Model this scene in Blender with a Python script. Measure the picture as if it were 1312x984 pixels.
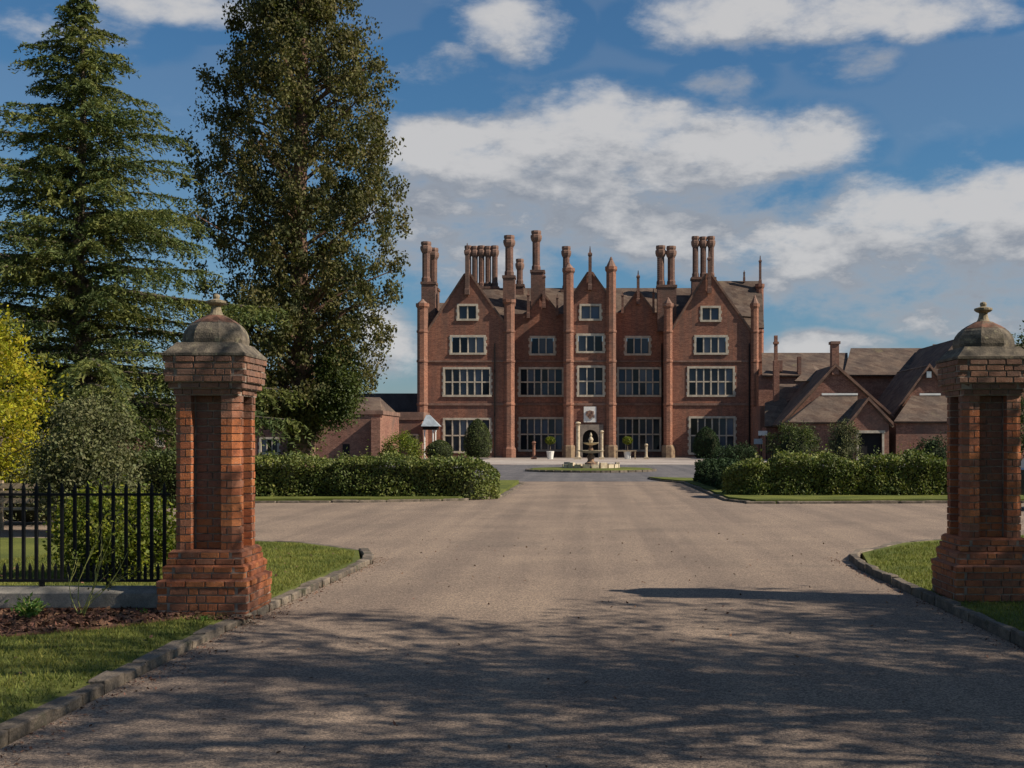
import bpy, bmesh, math, random
import numpy as np
from mathutils import Vector, Matrix
R = math.radians
random.seed(7); rng = np.random.default_rng(11)
for o in list(bpy.data.objects): bpy.data.objects.remove(o, do_unlink=True)
scene = bpy.context.scene
COL = scene.collection

# ------------------------------------------------------------------ camera
EYE, F = 1.7, 1500.0           # eye height, focal length in photo pixels
cam = bpy.data.cameras.new('camera'); camo = bpy.data.objects.new('camera', cam); COL.objects.link(camo)
camo.location = (0, 0, EYE); camo.rotation_euler = (R(90), 0, 0)
cam.sensor_width = 36; cam.lens = F / 1312 * 36
cam.shift_x = -100 / 1312; cam.shift_y = 73 / 1312
cam.clip_start = 0.1; cam.clip_end = 5000
scene.camera = camo
scene.view_settings.view_transform = 'Standard'; scene.view_settings.look = 'None'
scene.view_settings.exposure = 0.35; scene.view_settings.gamma = 1
# ------------------------------------------------------------------ sun
SUN_EL, SUN_A = R(38), R(13)      # elevation, angle in front of the +x axis (towards the camera side)
sdir = Vector((math.cos(SUN_EL) * math.cos(SUN_A), -math.cos(SUN_EL) * math.sin(SUN_A), math.sin(SUN_EL)))
sl = bpy.data.lights.new('sun', 'SUN'); sl.energy = 5.0; sl.angle = R(0.55); sl.color = (1.0, 0.90, 0.76)
so = bpy.data.objects.new('sun', sl); COL.objects.link(so); so.location = (30, -10, 40)
so.rotation_euler = sdir.to_track_quat('Z', 'Y').to_euler()

def pdir(x, y):
    v = Vector(((x - 756) / F, 1, (565 - y) / F)); return v.normalized()

# ------------------------------------------------------------------ node helper
class NT:
    def __init__(s, tree): s.t = tree; s.n = tree.nodes; s.l = tree.links
    def new(s, typ, **kw):
        n = s.n.new(typ)
        for k, v in kw.items(): setattr(n, k, v)
        return n
    def link(s, a, b): s.l.new(a, b)
    def setin(s, sock, v):
        if isinstance(v, bpy.types.NodeSocket): s.l.new(v, sock)
        else: sock.default_value = v
    def math(s, op, a, b=0.0, c=0.0, clamp=False):
        n = s.new('ShaderNodeMath', operation=op, use_clamp=clamp)
        s.setin(n.inputs[0], a); s.setin(n.inputs[1], b)
        if len(n.inputs) > 2: s.setin(n.inputs[2], c)
        return n.outputs[0]
    def vmath(s, op, a, b=(0, 0, 0), c=(0, 0, 0)):
        n = s.new('ShaderNodeVectorMath', operation=op)
        s.setin(n.inputs[0], a); s.setin(n.inputs[1], b)
        if op == 'MULTIPLY_ADD': s.setin(n.inputs[2], c)
        return n.outputs['Value'] if op in ('LENGTH', 'DOT_PRODUCT', 'DISTANCE') else n.outputs[0]
    def noise(s, vec, scale, detail=4, rough=0.55, dist=0.0):
        n = s.new('ShaderNodeTexNoise'); n.inputs['Scale'].default_value = scale
        n.inputs['Detail'].default_value = detail; n.inputs['Roughness'].default_value = rough
        n.inputs['Distortion'].default_value = dist
        if vec is not None: s.l.new(vec, n.inputs['Vector'])
        return n.outputs[0]
    def smooth(s, v, a, b, lo=0.0, hi=1.0):
        n = s.new('ShaderNodeMapRange', interpolation_type='SMOOTHSTEP')
        s.setin(n.inputs['Value'], v); n.inputs['From Min'].default_value = a; n.inputs['From Max'].default_value = b
        n.inputs['To Min'].default_value = lo; n.inputs['To Max'].default_value = hi
        return n.outputs[0]
    def mix(s, f, a, b, mode='MIX'):
        n = s.new('ShaderNodeMix', data_type='RGBA', blend_type=mode)
        s.setin(n.inputs[0], f)
        for i, v in ((6, a), (7, b)):
            if not isinstance(v, bpy.types.NodeSocket): v = (*v[:3], 1)
            s.setin(n.inputs[i], v)
        return n.outputs[2]

# ------------------------------------------------------------------ world: nishita sky with cumulus
world = bpy.data.worlds.new('World'); scene.world = world; world.use_nodes = True
w = NT(world.node_tree); w.n.clear()
sky = w.new('ShaderNodeTexSky', sky_type='NISHITA'); sky.sun_disc = False
sky.sun_elevation = SUN_EL; sky.sun_rotation = R(90) + SUN_A
sky.air_density = 1.25; sky.dust_density = 0.35; sky.ozone_density = 1.3; sky.altitude = 50
# cloud masses: centre, half-sizes in photograph pixels turned into directions, weight
BLOBS = [(620,190,150,48,1),(760,180,150,62,1),(900,215,150,62,1),(740,255,230,75,.95),(980,190,120,42,.9),
         (600,320,140,75,.72),(880,290,210,62,1),(1120,310,150,75,1),(1260,330,130,110,1),(1300,240,90,40,.85),(1010,320,180,62,1),
         (1180,390,170,45,.6),(1050,445,95,22,.95),(1000,20,170,42,.95),(1160,10,130,36,.9),(1260,20,60,20,.6),
         (655,38,85,38,.8),(555,85,75,35,.55),(930,105,55,25,.5),(1090,85,55,28,.42),
         (215,5,110,30,.95),(70,30,120,40,.5),(500,440,45,55,.85),(480,300,70,60,.5),(100,180,60,40,.2)]
g = bpy.data.node_groups.new('cloud_density', 'ShaderNodeTree')
g.interface.new_socket('Dir', in_out='INPUT', socket_type='NodeSocketVector')
g.interface.new_socket('Density', in_out='OUTPUT', socket_type='NodeSocketFloat')
g.interface.new_socket('Mass', in_out='OUTPUT', socket_type='NodeSocketFloat')
G = NT(g); gi = G.new('NodeGroupInput'); go = G.new('NodeGroupOutput'); D = gi.outputs[0]
warp = G.new('ShaderNodeTexNoise'); warp.inputs['Scale'].default_value = 9; warp.inputs['Detail'].default_value = 3
G.link(D, warp.inputs['Vector'])
Dw = G.vmath('MULTIPLY_ADD', warp.outputs['Color'], (0.05, 0.05, 0.03), G.vmath('SUBTRACT', D, (0.025, 0.025, 0.015)))
acc = None
for (x, y, rx, ry, wt) in BLOBS:
    c = pdir(x, y); sx, sz = F / rx, F / ry; sy = sx
    v = G.vmath('MULTIPLY_ADD', Dw, (sx, sy, sz), (-c.x * sx, -c.y * sy, -c.z * sz))
    m = G.math('MULTIPLY', G.smooth(G.vmath('LENGTH', v), 1.55, 0.35), wt)
    acc = m if acc is None else G.math('MAXIMUM', acc, m)
# the rest of the sky carries the same kind of broken cumulus
c = pdir(656, 300)
away = G.smooth(G.vmath('LENGTH', G.vmath('SUBTRACT', D, (c.x, c.y, c.z))), 0.52, 0.85)
st = G.vmath('MULTIPLY', D, (1, 1, 2.2))
big = G.smooth(G.noise(st, 2.6, 2), 0.55, 0.66)
acc = G.math('MAXIMUM', acc, G.math('MULTIPLY', G.math('MULTIPLY', big, away), 0.9))
n1 = G.noise(st, 11, 9, 0.60, 0.15); n2 = G.noise(st, 42, 6, 0.62, 0.3)
nn = G.math('ADD', G.math('MULTIPLY', G.math('SUBTRACT', n1, 0.5), 2.1), G.math('MULTIPLY', G.math('SUBTRACT', n2, 0.5), 0.38))
dens = G.math('ADD', G.math('SUBTRACT', acc, 0.40), nn)
dens = G.math('MULTIPLY', dens, G.smooth(acc, 0.02, 0.28))
G.link(dens, go.inputs[0]); G.link(G.math('ADD', G.math('MULTIPLY', acc, 0.9), G.math('ADD', G.math('MULTIPLY', n1, 1.7), G.math('MULTIPLY', n2, .8))), go.inputs[1])
tc = w.new('ShaderNodeTexCoord'); dirv = tc.outputs['Generated']
def cd(vec):
    n = w.new('ShaderNodeGroup'); n.node_tree = g; w.link(vec, n.inputs[0]); return n.outputs
o0 = cd(dirv); o1 = cd(w.vmath('ADD', dirv, (0.012, 0, 0.040))); d0 = o0[0]
alpha = w.smooth(d0, -0.16, 0.62)
lit = w.smooth(w.math('SUBTRACT', o0[1], o1[1]), -0.42, 0.62)
thin = w.smooth(d0, 0.95, 0.10)                        # thin edges let the light through
lit = w.math('MAXIMUM', lit, w.math('MULTIPLY', thin, 0.50))
ccol = w.mix(lit, (2.7, 3.1, 3.8), (7.4, 7.3, 7.3))
sepz = w.new('ShaderNodeSeparateXYZ'); w.link(dirv, sepz.inputs[0])
skyc = w.mix(1.0, sky.outputs[0], w.mix(w.smooth(sepz.outputs[2], 0.0, 0.20), (0.47, 0.66, 1.02), (0.40, 0.71, 0.98)), 'MULTIPLY')
full = w.mix(w.math('MULTIPLY', alpha, 0.93), skyc, ccol)
bg = w.new('ShaderNodeBackground'); bg.inputs['Strength'].default_value = 0.062
w.link(full, bg.inputs['Color']); wo = w.new('ShaderNodeOutputWorld'); w.link(bg.outputs[0], wo.inputs[0])

# ------------------------------------------------------------------ materials
MATS = {}
def mat(name, base, rough=0.8, var=0.25, scale=3.0, detail=5, c2=None, bump=0.0, bscale=40, fine=0.0, fscale=60,
        island=0.0, hue=0.0, transl=0.0, metal=0.0, spec=0.3, stain=None, brick=None, bdist=0.01, streak=0.0):
    """procedural material: base colour with noise patches, fine grain, per-piece variation and bump"""
    m = bpy.data.materials.new(name); m.use_nodes = True; t = NT(m.node_tree); t.n.clear()
    out = t.new('ShaderNodeOutputMaterial'); p = t.new('ShaderNodeBsdfPrincipled')
    pos = t.new('ShaderNodeNewGeometry'); P = pos.outputs['Position']
    nz = t.noise(P, scale, detail)
    b2 = c2 if c2 else tuple(c * (1 - var) for c in base); b1 = base if c2 else tuple(min(1, c * (1 + var)) for c in base)
    col = t.mix(t.smooth(nz, 0.36, 0.64), b2, b1)
    if brick:
        (bw, bh, morter) = brick
        sp = t.new('ShaderNodeSeparateXYZ'); t.link(P, sp.inputs[0])
        cb = t.new('ShaderNodeCombineXYZ'); t.link(t.math('ADD', sp.outputs[0], sp.outputs[1]), cb.inputs[0]); t.link(sp.outputs[2], cb.inputs[1])
        bt = t.new('ShaderNodeTexBrick'); t.link(cb.outputs[0], bt.inputs['Vector']); bt.inputs['Scale'].default_value = 1
        bt.inputs['Brick Width'].default_value = bw; bt.inputs['Row Height'].default_value = bh; bt.inputs['Mortar Size'].default_value = 0.006
        t.link(col, bt.inputs['Color1']); t.link(t.mix(1.0, col, (0.62, 0.55, 0.55), 'MULTIPLY'), bt.inputs['Color2']); bt.inputs['Mortar'].default_value = (*morter, 1)
        col = bt.outputs[0]
    if fine:
        fz = t.noise(P, fscale, 3, 0.7)
        col = t.mix(1.0, col, t.mix(t.smooth(fz, 0.3, 0.7), (1 - fine,) * 3, (1 + fine,) * 3), 'MULTIPLY')
    if island or hue:
        oi = t.new('ShaderNodeObjectInfo')
        r = t.math('FRACT', t.math('ADD', oi.outputs['Random'], t.math('MULTIPLY', pos.outputs['Random Per Island'], 7.13)))
        lo, hi = 1 - island, 1 + island
        k = t.mix(r, (lo, lo, lo), (hi, hi, hi))
        col = t.mix(1.0, col, k, 'MULTIPLY')
        if hue:
            r2 = t.math('FRACT', t.math('MULTIPLY', r, 17.7))
            hs = t.new('ShaderNodeHueSaturation'); t.link(col, hs.inputs['Color'])
            t.link(t.math('ADD', 0.5 - hue / 2, t.math('MULTIPLY', r2, hue)), hs.inputs['Hue']); col = hs.outputs[0]
    if streak:
        sv = t.vmath('MULTIPLY', P, (1.6, 1.6, .09)); sn = t.smooth(t.noise(sv, 1.0, 5, .65), .42, .66)
        col = t.mix(t.math('MULTIPLY', sn, streak), col, (.10, .072, .058))
    if stain:
        sc, sscale, lo, hi = stain
        col = t.mix(t.smooth(t.noise(P, sscale, 6, 0.65), lo, hi), col, sc)
    t.link(col, p.inputs['Base Color']); p.inputs['Roughness'].default_value = rough; p.inputs['Metallic'].default_value = metal
    p.inputs['Specular IOR Level'].default_value = spec
    if bump:
        bn = t.new('ShaderNodeBump'); bn.inputs['Strength'].default_value = bump; bn.inputs['Distance'].default_value = bdist
        t.link(t.noise(P, bscale, 4, 0.6), bn.inputs['Height']); t.link(bn.outputs[0], p.inputs['Normal'])
    sh = p.outputs[0]
    if transl:
        tr = t.new('ShaderNodeBsdfTranslucent'); t.link(t.mix(1.0, col, (1.2, 1.35, 0.6), 'MULTIPLY'), tr.inputs[0])
        ms = t.new('ShaderNodeMixShader'); ms.inputs[0].default_value = transl; t.link(sh, ms.inputs[1]); t.link(tr.outputs[0], ms.inputs[2]); sh = ms.outputs[0]
    t.link(sh, out.inputs[0]); MATS[name] = m; return m

M_grassland = mat('grass_ground', (0.135, 0.145, 0.035), .95, .25, .8, 6, c2=(0.085, 0.10, 0.026), fine=.35, fscale=45, bump=.6, bscale=90, spec=.1)
M_blade = mat('grass_blade', (0.20, 0.20, 0.045), .7, .25, 1.3, 4, c2=(0.11, 0.13, 0.03), island=.35, hue=.05, transl=.25, spec=.2)
def road_mat(name, c1, c2, wear):
    m = mat(name, c1, .93, 0, .55, 7, c2=c2, fine=.32, fscale=85, bump=.9, bscale=120, spec=.15, stain=(wear, 0.35, .55, .78), bdist=.012)
    t = NT(m.node_tree); p = next(n for n in t.n if n.type == 'BSDF_PRINCIPLED')
    src = p.inputs['Base Color'].links[0].from_socket
    geo = next(n for n in t.n if n.type == 'NEW_GEOMETRY'); P = geo.outputs['Position']
    vo = t.new('ShaderNodeTexVoronoi'); vo.inputs['Scale'].default_value = 75; t.link(P, vo.inputs['Vector'])
    sp = t.new('ShaderNodeSeparateColor'); t.link(vo.outputs['Color'], sp.inputs[0])
    st_ = t.mix(t.smooth(sp.outputs[0], 0, 1), (.60, .61, .64), (1.42, 1.37, 1.31))
    col = t.mix(1.0, src, st_, 'MULTIPLY')
    # long wheel-worn bands running up the drive
    mp = t.vmath('MULTIPLY', P, (1.1, 0.03, 1)); bands = t.smooth(t.noise(mp, 1.3, 3), .35, .65)
    col = t.mix(1.0, col, t.mix(bands, (.84, .84, .86), (1.07, 1.06, 1.05)), 'MULTIPLY')
    t.link(col, p.inputs['Base Color']); return m
M_road = road_mat('buff_tarmac', (0.272, 0.210, 0.160), (0.228, 0.177, 0.138), (0.165, 0.135, 0.11))
M_fore = road_mat('grey_tarmac', (0.15, 0.142, 0.142), (0.12, 0.115, 0.118), (0.10, 0.097, 0.10))
M_paving = mat('pale_paving', (0.42, 0.37, 0.32), .9, .12, 1.5, fine=.15, fscale=12, brick=(.9, .6, (.25, .22, .2)))
M_kerb = mat('kerb_stone', (0.19, 0.15, 0.11), .95, .3, 6, c2=(0.10, 0.082, 0.065), fine=.3, fscale=60, bump=.8, bscale=55, island=.22, stain=((0.06, 0.06, 0.035), 5, .52, .72))
M_pbrick = mat('pillar_brick', (0.46, 0.125, 0.042), .9, .3, 9, c2=(0.27, 0.066, 0.032), fine=.28, fscale=130, bump=.6, bscale=110, island=.42, hue=.035, stain=((0.085, 0.055, 0.045), 6, .50, .68))
M_pbrickd = mat('pillar_brick_weathered_shaded', (0.20, 0.085, 0.055), .92, .3, 9, c2=(0.11, 0.055, 0.043), fine=.3, fscale=130, bump=.7, bscale=110, island=.45, hue=.03, stain=((0.19, 0.165, 0.125), 9, .56, .72))
def pillar_brick(name, dark):
    m = bpy.data.materials.new(name); m.use_nodes = True; t = NT(m.node_tree); p = t.n['Principled BSDF']
    geo = t.new('ShaderNodeNewGeometry'); P = geo.outputs['Position']; oi = t.new('ShaderNodeObjectInfo')
    r = t.math('FRACT', t.math('ADD', oi.outputs['Random'], t.math('MULTIPLY', geo.outputs['Random Per Island'], 7.13)))
    r2 = t.math('FRACT', t.math('MULTIPLY', r, 23.7))
    cr = t.new('ShaderNodeValToRGB'); cr.color_ramp.interpolation = 'CONSTANT'; t.link(r, cr.inputs[0]); e = cr.color_ramp.elements
    cols = [(0, (.40, .125, .05)), (.16, (.30, .095, .05)), (.30, (.43, .16, .065)), (.42, (.20, .08, .055)), (.54, (.34, .11, .045)), (.66, (.18, .085, .06)), (.76, (.27, .13, .09)), (.86, (.42, .15, .06)), (.94, (.13, .07, .055))]
    e[0].color = (*cols[0][1], 1); e[1].position = cols[1][0]; e[1].color = (*cols[1][1], 1)
    for q, c in cols[2:]: x = e.new(q); x.color = (*c, 1)
    sp = t.new('ShaderNodeSeparateXYZ'); t.link(P, sp.inputs[0])
    n1 = t.noise(P, 5, 5, .6); n2 = t.noise(P, 26, 5, .65); n3 = t.noise(P, 140, 3, .7)
    cmx = t.mix(.32, cr.outputs[0], (.50, .175, .070))
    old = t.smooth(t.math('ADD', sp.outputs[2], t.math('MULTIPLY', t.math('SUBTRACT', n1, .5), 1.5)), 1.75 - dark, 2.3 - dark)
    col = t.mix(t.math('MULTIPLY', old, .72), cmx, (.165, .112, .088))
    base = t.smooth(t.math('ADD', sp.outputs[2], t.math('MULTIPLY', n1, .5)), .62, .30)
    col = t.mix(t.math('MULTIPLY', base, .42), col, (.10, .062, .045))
    col = t.mix(t.math('MULTIPLY', t.smooth(n2, .50, .70), .55), col, (.085, .06, .05))
    col = t.mix(t.math('MULTIPLY', t.smooth(n2, .44, .30), .40), col, (.34, .26, .20))
    col = t.mix(1.0, col, t.mix(t.smooth(n3, .3, .7), (.72, .72, .72), (1.25, 1.25, 1.25)), 'MULTIPLY')
    t.link(col, p.inputs['Base Color']); p.inputs['Roughness'].default_value = .93; p.inputs['Specular IOR Level'].default_value = .2
    bn = t.new('ShaderNodeBump'); bn.inputs['Strength'].default_value = .8; bn.inputs['Distance'].default_value = .012
    t.link(t.noise(P, 90, 5, .65), bn.inputs['Height']); t.link(bn.outputs[0], p.inputs['Normal']); return m
M_pbrick = pillar_brick('pillar_brick', 0.0); M_pbrickd = pillar_brick('pillar_brick_weathered_shaded', 0.9)  # second mix: weathered bricks, and painted shade for the sunk panels
M_mortar = mat('lime_mortar', (0.30, 0.24, 0.19), .97, .2, 10, fine=.2, fscale=200, bump=.5, bscale=150, stain=((0.12, 0.10, 0.08), 6, .5, .7))
M_capstone = mat('weathered_capstone', (0.165, 0.135, 0.10), .95, .25, 8, c2=(0.075, 0.063, 0.05), fine=.25, fscale=90, bump=.9, bscale=60, stain=((0.27, 0.235, 0.15), 14, .56, .7))
M_finial = mat('lichened_stone', (0.29, 0.235, 0.16), .95, .2, 12, c2=(0.17, 0.14, 0.09), fine=.2, fscale=90, bump=.6, bscale=70)
M_redtile = mat('red_clay', (0.15, 0.075, 0.05), .9, .3, 15, fine=.2, fscale=100, stain=((0.15, 0.12, 0.085), 12, .5, .66))
M_hbrick = mat('house_brick', (0.335, 0.137, 0.080), .9, .2, .45, 6, c2=(0.225, 0.095, 0.063), streak=.45, fine=.22, fscale=7, brick=(.30, .10, (.30, .20, .15)), stain=((0.17, 0.075, 0.055), .22, .56, .72))
M_tbrick = mat('turret_brick', (0.345, 0.142, 0.082), .9, .2, .6, 6, c2=(0.25, 0.115, 0.076), streak=.5, fine=.2, fscale=8, brick=(.30, .10, (.34, .24, .18)))
M_cbrick = mat('chimney_brick', (0.195, 0.095, 0.068), .9, .2, .9, 6, c2=(0.13, 0.075, 0.06), fine=.2, fscale=8, streak=.5, brick=(.30, .10, (.24, .18, .14)))
M_coping = mat('coping_brick', (0.20, 0.115, 0.08), .9, .2, 1.2, 5, c2=(0.12, 0.075, 0.058), fine=.2, fscale=8)
M_shadedroof = mat('shaded_roof', (0.06, 0.052, 0.055), .8, .2, .8, 5, fine=.15, fscale=6)  # roof turned from the sun; its shade is put into this colour
M_abrick = mat('annexe_brick', (0.30, 0.145, 0.095), .9, .2, .4, 6, c2=(0.235, 0.10, 0.07), fine=.25, fscale=6, brick=(.30, .10, (.30, .22, .17)), stain=((0.15, 0.09, 0.07), .3, .5, .7))
M_stone = mat('window_stone', (0.45, 0.385, 0.30), .85, .15, 2, fine=.12, fscale=9)
M_stoned = mat('string_stone', (0.20, 0.12, 0.09), .9, .2, 1.2, fine=.2, fscale=9)
M_roof = mat('roof_tile', (0.150, 0.106, 0.076), .92, .2, .5, 6, c2=(0.095, 0.070, 0.055), fine=.2, fscale=6, brick=(.5, .28, (.10, .075, .06)), stain=((0.17, 0.14, 0.07), .35, .6, .8))
M_lead = mat('lead_sheet', (0.30, 0.34, 0.37), .5, .15, 3, metal=.0, spec=.5)
M_white = mat('white_paint', (0.72, 0.70, 0.65), .6, .06, 4)
M_cream = mat('cream_stone', (0.56, 0.47, 0.33), .85, .15, 5, c2=(0.40, 0.31, 0.21), fine=.15, fscale=30)
M_doorstone = mat('sooty_doorway_stone', (0.27, 0.22, 0.175), .9, .25, 2, c2=(0.18, 0.145, 0.12), fine=.2, fscale=20)
M_plinth = mat('stained_plinth', (0.27, 0.19, 0.115), .9, .25, 3, c2=(0.17, 0.11, 0.075), fine=.2, fscale=20)
M_rust = mat('fountain_stone', (0.28, 0.17, 0.10), .85, .3, 6, c2=(0.13, 0.085, 0.06), fine=.2, fscale=30)
M_iron = mat('black_iron', (0.008, 0.008, 0.009), .65, .2, 20, spec=.2)
M_bark = mat('bark', (0.16, 0.125, 0.095), .95, .3, 3, c2=(0.07, 0.055, 0.042), fine=.3, fscale=25, bump=1, bscale=18, bdist=.03)
M_redbark = mat('reddish_bark', (0.20, 0.115, 0.08), .95, .3, 3, c2=(0.11, 0.07, 0.05), fine=.3, fscale=25, bump=1, bscale=14, bdist=.03)
M_cedar = mat('cedar_needles', (0.135, 0.145, 0.04), .75, .3, .8, 4, c2=(0.065, 0.09, 0.032), island=.4, hue=.04, transl=.18, spec=.15)
M_oak = mat('brown_green_leaves', (0.125, 0.110, 0.038), .7, .3, .8, 4, c2=(0.062, 0.068, 0.026), island=.4, hue=.05, transl=.22, spec=.2)
M_ivy = mat('ivy_leaves', (0.085, 0.105, 0.026), .6, .3, 1.2, 4, c2=(0.042, 0.058, 0.018), island=.4, hue=.04, transl=.2, spec=.25)
M_hedge = mat('hedge_leaves', (0.155, 0.168, 0.042), .6, .3, .9, 5, c2=(0.090, 0.112, 0.030), island=.5, hue=.06, transl=.2, spec=.25)
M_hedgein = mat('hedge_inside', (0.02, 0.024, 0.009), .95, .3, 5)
M_yellow = mat('yellow_green_leaves', (0.40, 0.34, 0.025), .65, .3, 1.6, 4, c2=(0.22, 0.22, 0.02), island=.4, hue=.05, transl=.35, spec=.2)
M_olive = mat('grey_green_leaves', (0.15, 0.155, 0.065), .7, .3, 1.3, 4, c2=(0.075, 0.078, 0.036), island=.4, hue=.05, transl=.15, spec=.2)
M_lime = mat('bright_shrub_leaves', (0.17, 0.185, 0.018), .6, .3, 2.4, 4, c2=(0.08, 0.105, 0.014), island=.45, hue=.05, transl=.3, spec=.25)
M_dark = mat('dark_conifer', (0.03, 0.05, 0.02), .8, .3, 2, 4, island=.4, transl=.1, spec=.15)
M_herb = mat('herb_leaves', (0.12, 0.22, 0.045), .6, .3, 12, 3, c2=(0.06, 0.13, 0.02), island=.35, hue=.04, transl=.3)
M_stem = mat('rose_stem', (0.24, 0.25, 0.07), .7, .3, 10)
M_mulch = mat('bark_mulch', (0.19, 0.10, 0.062), .95, .35, 9, 5, c2=(0.09, 0.045, 0.03), fine=.3, fscale=90, bump=1, bscale=60, island=.5, hue=.03)
M_concrete = mat('coping_concrete', (0.29, 0.26, 0.22), .95, .15, 4, c2=(0.16, 0.15, 0.13), fine=.2, fscale=80, bump=.5, bscale=70, stain=((0.10, 0.11, 0.06), 5, .58, .75))
M_wood = mat('weathered_wood', (0.33, 0.25, 0.16), .85, .25, 6, fine=.2, fscale=40)
M_black = mat('dark_opening', (0.012, 0.011, 0.011), .9, .1, 3)
M_soil = mat('soil', (0.05, 0.035, 0.025), .95, .3, 6, bump=1, bscale=40)
M_carpaint = mat('dark_blue_car_paint', (0.02, 0.024, 0.04), .25, .05, 3, spec=.6)
M_carroof = mat('silver_blue_paint', (0.45, 0.5, 0.62), .3, .05, 3, spec=.6)
M_rubber = mat('rubber', (0.02, 0.02, 0.02), .9, .1, 9)
def glass_mat():
    m = bpy.data.materials.new('window_glass'); m.use_nodes = True; t = NT(m.node_tree)
    p = t.n['Principled BSDF']; oi = t.new('ShaderNodeObjectInfo')
    t.link(t.mix(t.math('POWER', oi.outputs['Random'], 1.6), (0.005, 0.008, 0.014), (0.10, 0.13, 0.18)), p.inputs['Base Color'])  # lighter blue panes paint sky reflections into the base colour
    p.inputs['Roughness'].default_value = .06; p.inputs['Specular IOR Level'].default_value = .3; return m
M_glass = glass_mat()

# ------------------------------------------------------------------ mesh helpers
def link(o, parent=None):
    COL.objects.link(o)
    if parent is not None: o.parent = parent
    return o
def tag(o, label=None, cat=None, group=None, kind=None):
    if label: o['label'] = label
    if cat: o['category'] = cat
    if group: o['group'] = group
    if kind: o['kind'] = kind
    return o
def empty(name, label, cat, loc=(0, 0, 0), rz=0, group=None):
    o = bpy.data.objects.new(name, None); o.empty_display_size = .3; COL.objects.link(o)
    o.location = loc; o.rotation_euler = (0, 0, rz); return tag(o, label, cat, group)
class MB:
    def __init__(s): s.v = []; s.f = []
    def add(s, v, f):
        b = len(s.v); s.v += [tuple(p) for p in v]; s.f += [tuple(i + b for i in q) for q in f]; return s
    def box(s, x0, x1, y0, y1, z0, z1):
        return s.add([(x0, y0, z0), (x1, y0, z0), (x1, y1, z0), (x0, y1, z0), (x0, y0, z1), (x1, y0, z1), (x1, y1, z1), (x0, y1, z1)],
                     [(3, 2, 1, 0), (4, 5, 6, 7), (0, 1, 5, 4), (1, 2, 6, 5), (2, 3, 7, 6), (3, 0, 4, 7)])
    def frustum(s, cx, cy, h0, h1, z0, z1):
        v = [(cx + a * h0, cy + b * h0, z0) for a, b in ((-1, -1), (1, -1), (1, 1), (-1, 1))] + [(cx + a * h1, cy + b * h1, z1) for a, b in ((-1, -1), (1, -1), (1, 1), (-1, 1))]
        return s.add(v, [(3, 2, 1, 0), (4, 5, 6, 7), (0, 1, 5, 4), (1, 2, 6, 5), (2, 3, 7, 6), (3, 0, 4, 7)])
    def lathe(s, prof, n, cx=0, cy=0, rot=0.0):
        v = []; f = []
        for r, z in prof:
            for k in range(n):
                a = 2 * math.pi * (k + .5) / n + rot; v.append((cx + r * math.cos(a), cy + r * math.sin(a), z))
        for i in range(len(prof) - 1):
            for k in range(n):
                a = i * n + k; b = i * n + (k + 1) % n; f.append((a, b, b + n, a + n))
        f.append(tuple(range(n - 1, -1, -1))); f.append(tuple((len(prof) - 1) * n + k for k in range(n)))
        return s.add(v, f)
    def prism_xz(s, pts, y0, y1):
        n = len(pts); v = [(x, y0, z) for x, z in pts] + [(x, y1, z) for x, z in pts]
        return s.add(v, [tuple(range(n)), tuple(range(2 * n - 1, n - 1, -1))] + [(i, i + n, (i + 1) % n + n, (i + 1) % n) for i in range(n)])
    def prism_xy(s, pts, z0, z1):
        n = len(pts); v = [(x, y, z0) for x, y in pts] + [(x, y, z1) for x, y in pts]
        return s.add(v, [tuple(range(n - 1, -1, -1)), tuple(range(n, 2 * n))] + [(i, (i + 1) % n, (i + 1) % n + n, i + n) for i in range(n)])
    def prism_yz(s, pts, x0, x1):
        n = len(pts); v = [(x0, y, z) for y, z in pts] + [(x1, y, z) for y, z in pts]
        return s.add(v, [tuple(range(n)), tuple(range(2 * n - 1, n - 1, -1))] + [(i, i + n, (i + 1) % n + n, (i + 1) % n) for i in range(n)])
    def tube(s, pts, rad, n=6):
        P = [Vector(p) for p in pts]; v = []; f = []
        for i, p in enumerate(P):
            t = (P[min(i + 1, len(P) - 1)] - P[max(i - 1, 0)]).normalized()
            a = t.orthogonal().normalized() if abs(t.z) < .95 else Vector((1, 0, 0))
            a = (Vector((1, 0, 0)) - t * t.x) if abs(t.x) < .8 else (Vector((0, 1, 0)) - t * t.y)
            a.normalize(); b = t.cross(a)
            for k in range(n):
                g_ = 2 * math.pi * k / n; v.append(tuple(p + (a * math.cos(g_) + b * math.sin(g_)) * rad[i]))
        for i in range(len(P) - 1):
            for k in range(n):
                a = i * n + k; b = i * n + (k + 1) % n; f.append((a, b, b + n, a + n))
        f.append(tuple(range(n - 1, -1, -1))); f.append(tuple((len(P) - 1) * n + k for k in range(n)))
        return s.add(v, f)
    def mesh(s, name, m):
        me = bpy.data.meshes.new(name); me.from_pydata(s.v, [], s.f); me.materials.append(m); me.update(); return me
    def build(s, name, m, parent=None, loc=None):
        o = bpy.data.objects.new(name, s.mesh(name, m))
        if loc: o.location = loc
        return link(o, parent)
def fast(name, V, Fc, m, parent=None, smooth=False):
    me = bpy.data.meshes.new(name); V = np.asarray(V, np.float32).reshape(-1, 3); Fc = np.asarray(Fc, np.int32); k = Fc.shape[1]
    me.vertices.add(len(V)); me.vertices.foreach_set('co', V.ravel())
    me.loops.add(Fc.size); me.loops.foreach_set('vertex_index', Fc.ravel())
    me.polygons.add(len(Fc)); me.polygons.foreach_set('loop_start', np.arange(0, Fc.size, k, dtype=np.int32))
    me.materials.append(m); me.update(calc_edges=True); me.validate()
    return link(bpy.data.objects.new(name, me), parent)
def unit(a): return a / (np.linalg.norm(a, axis=1, keepdims=True) + 1e-9)
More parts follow.
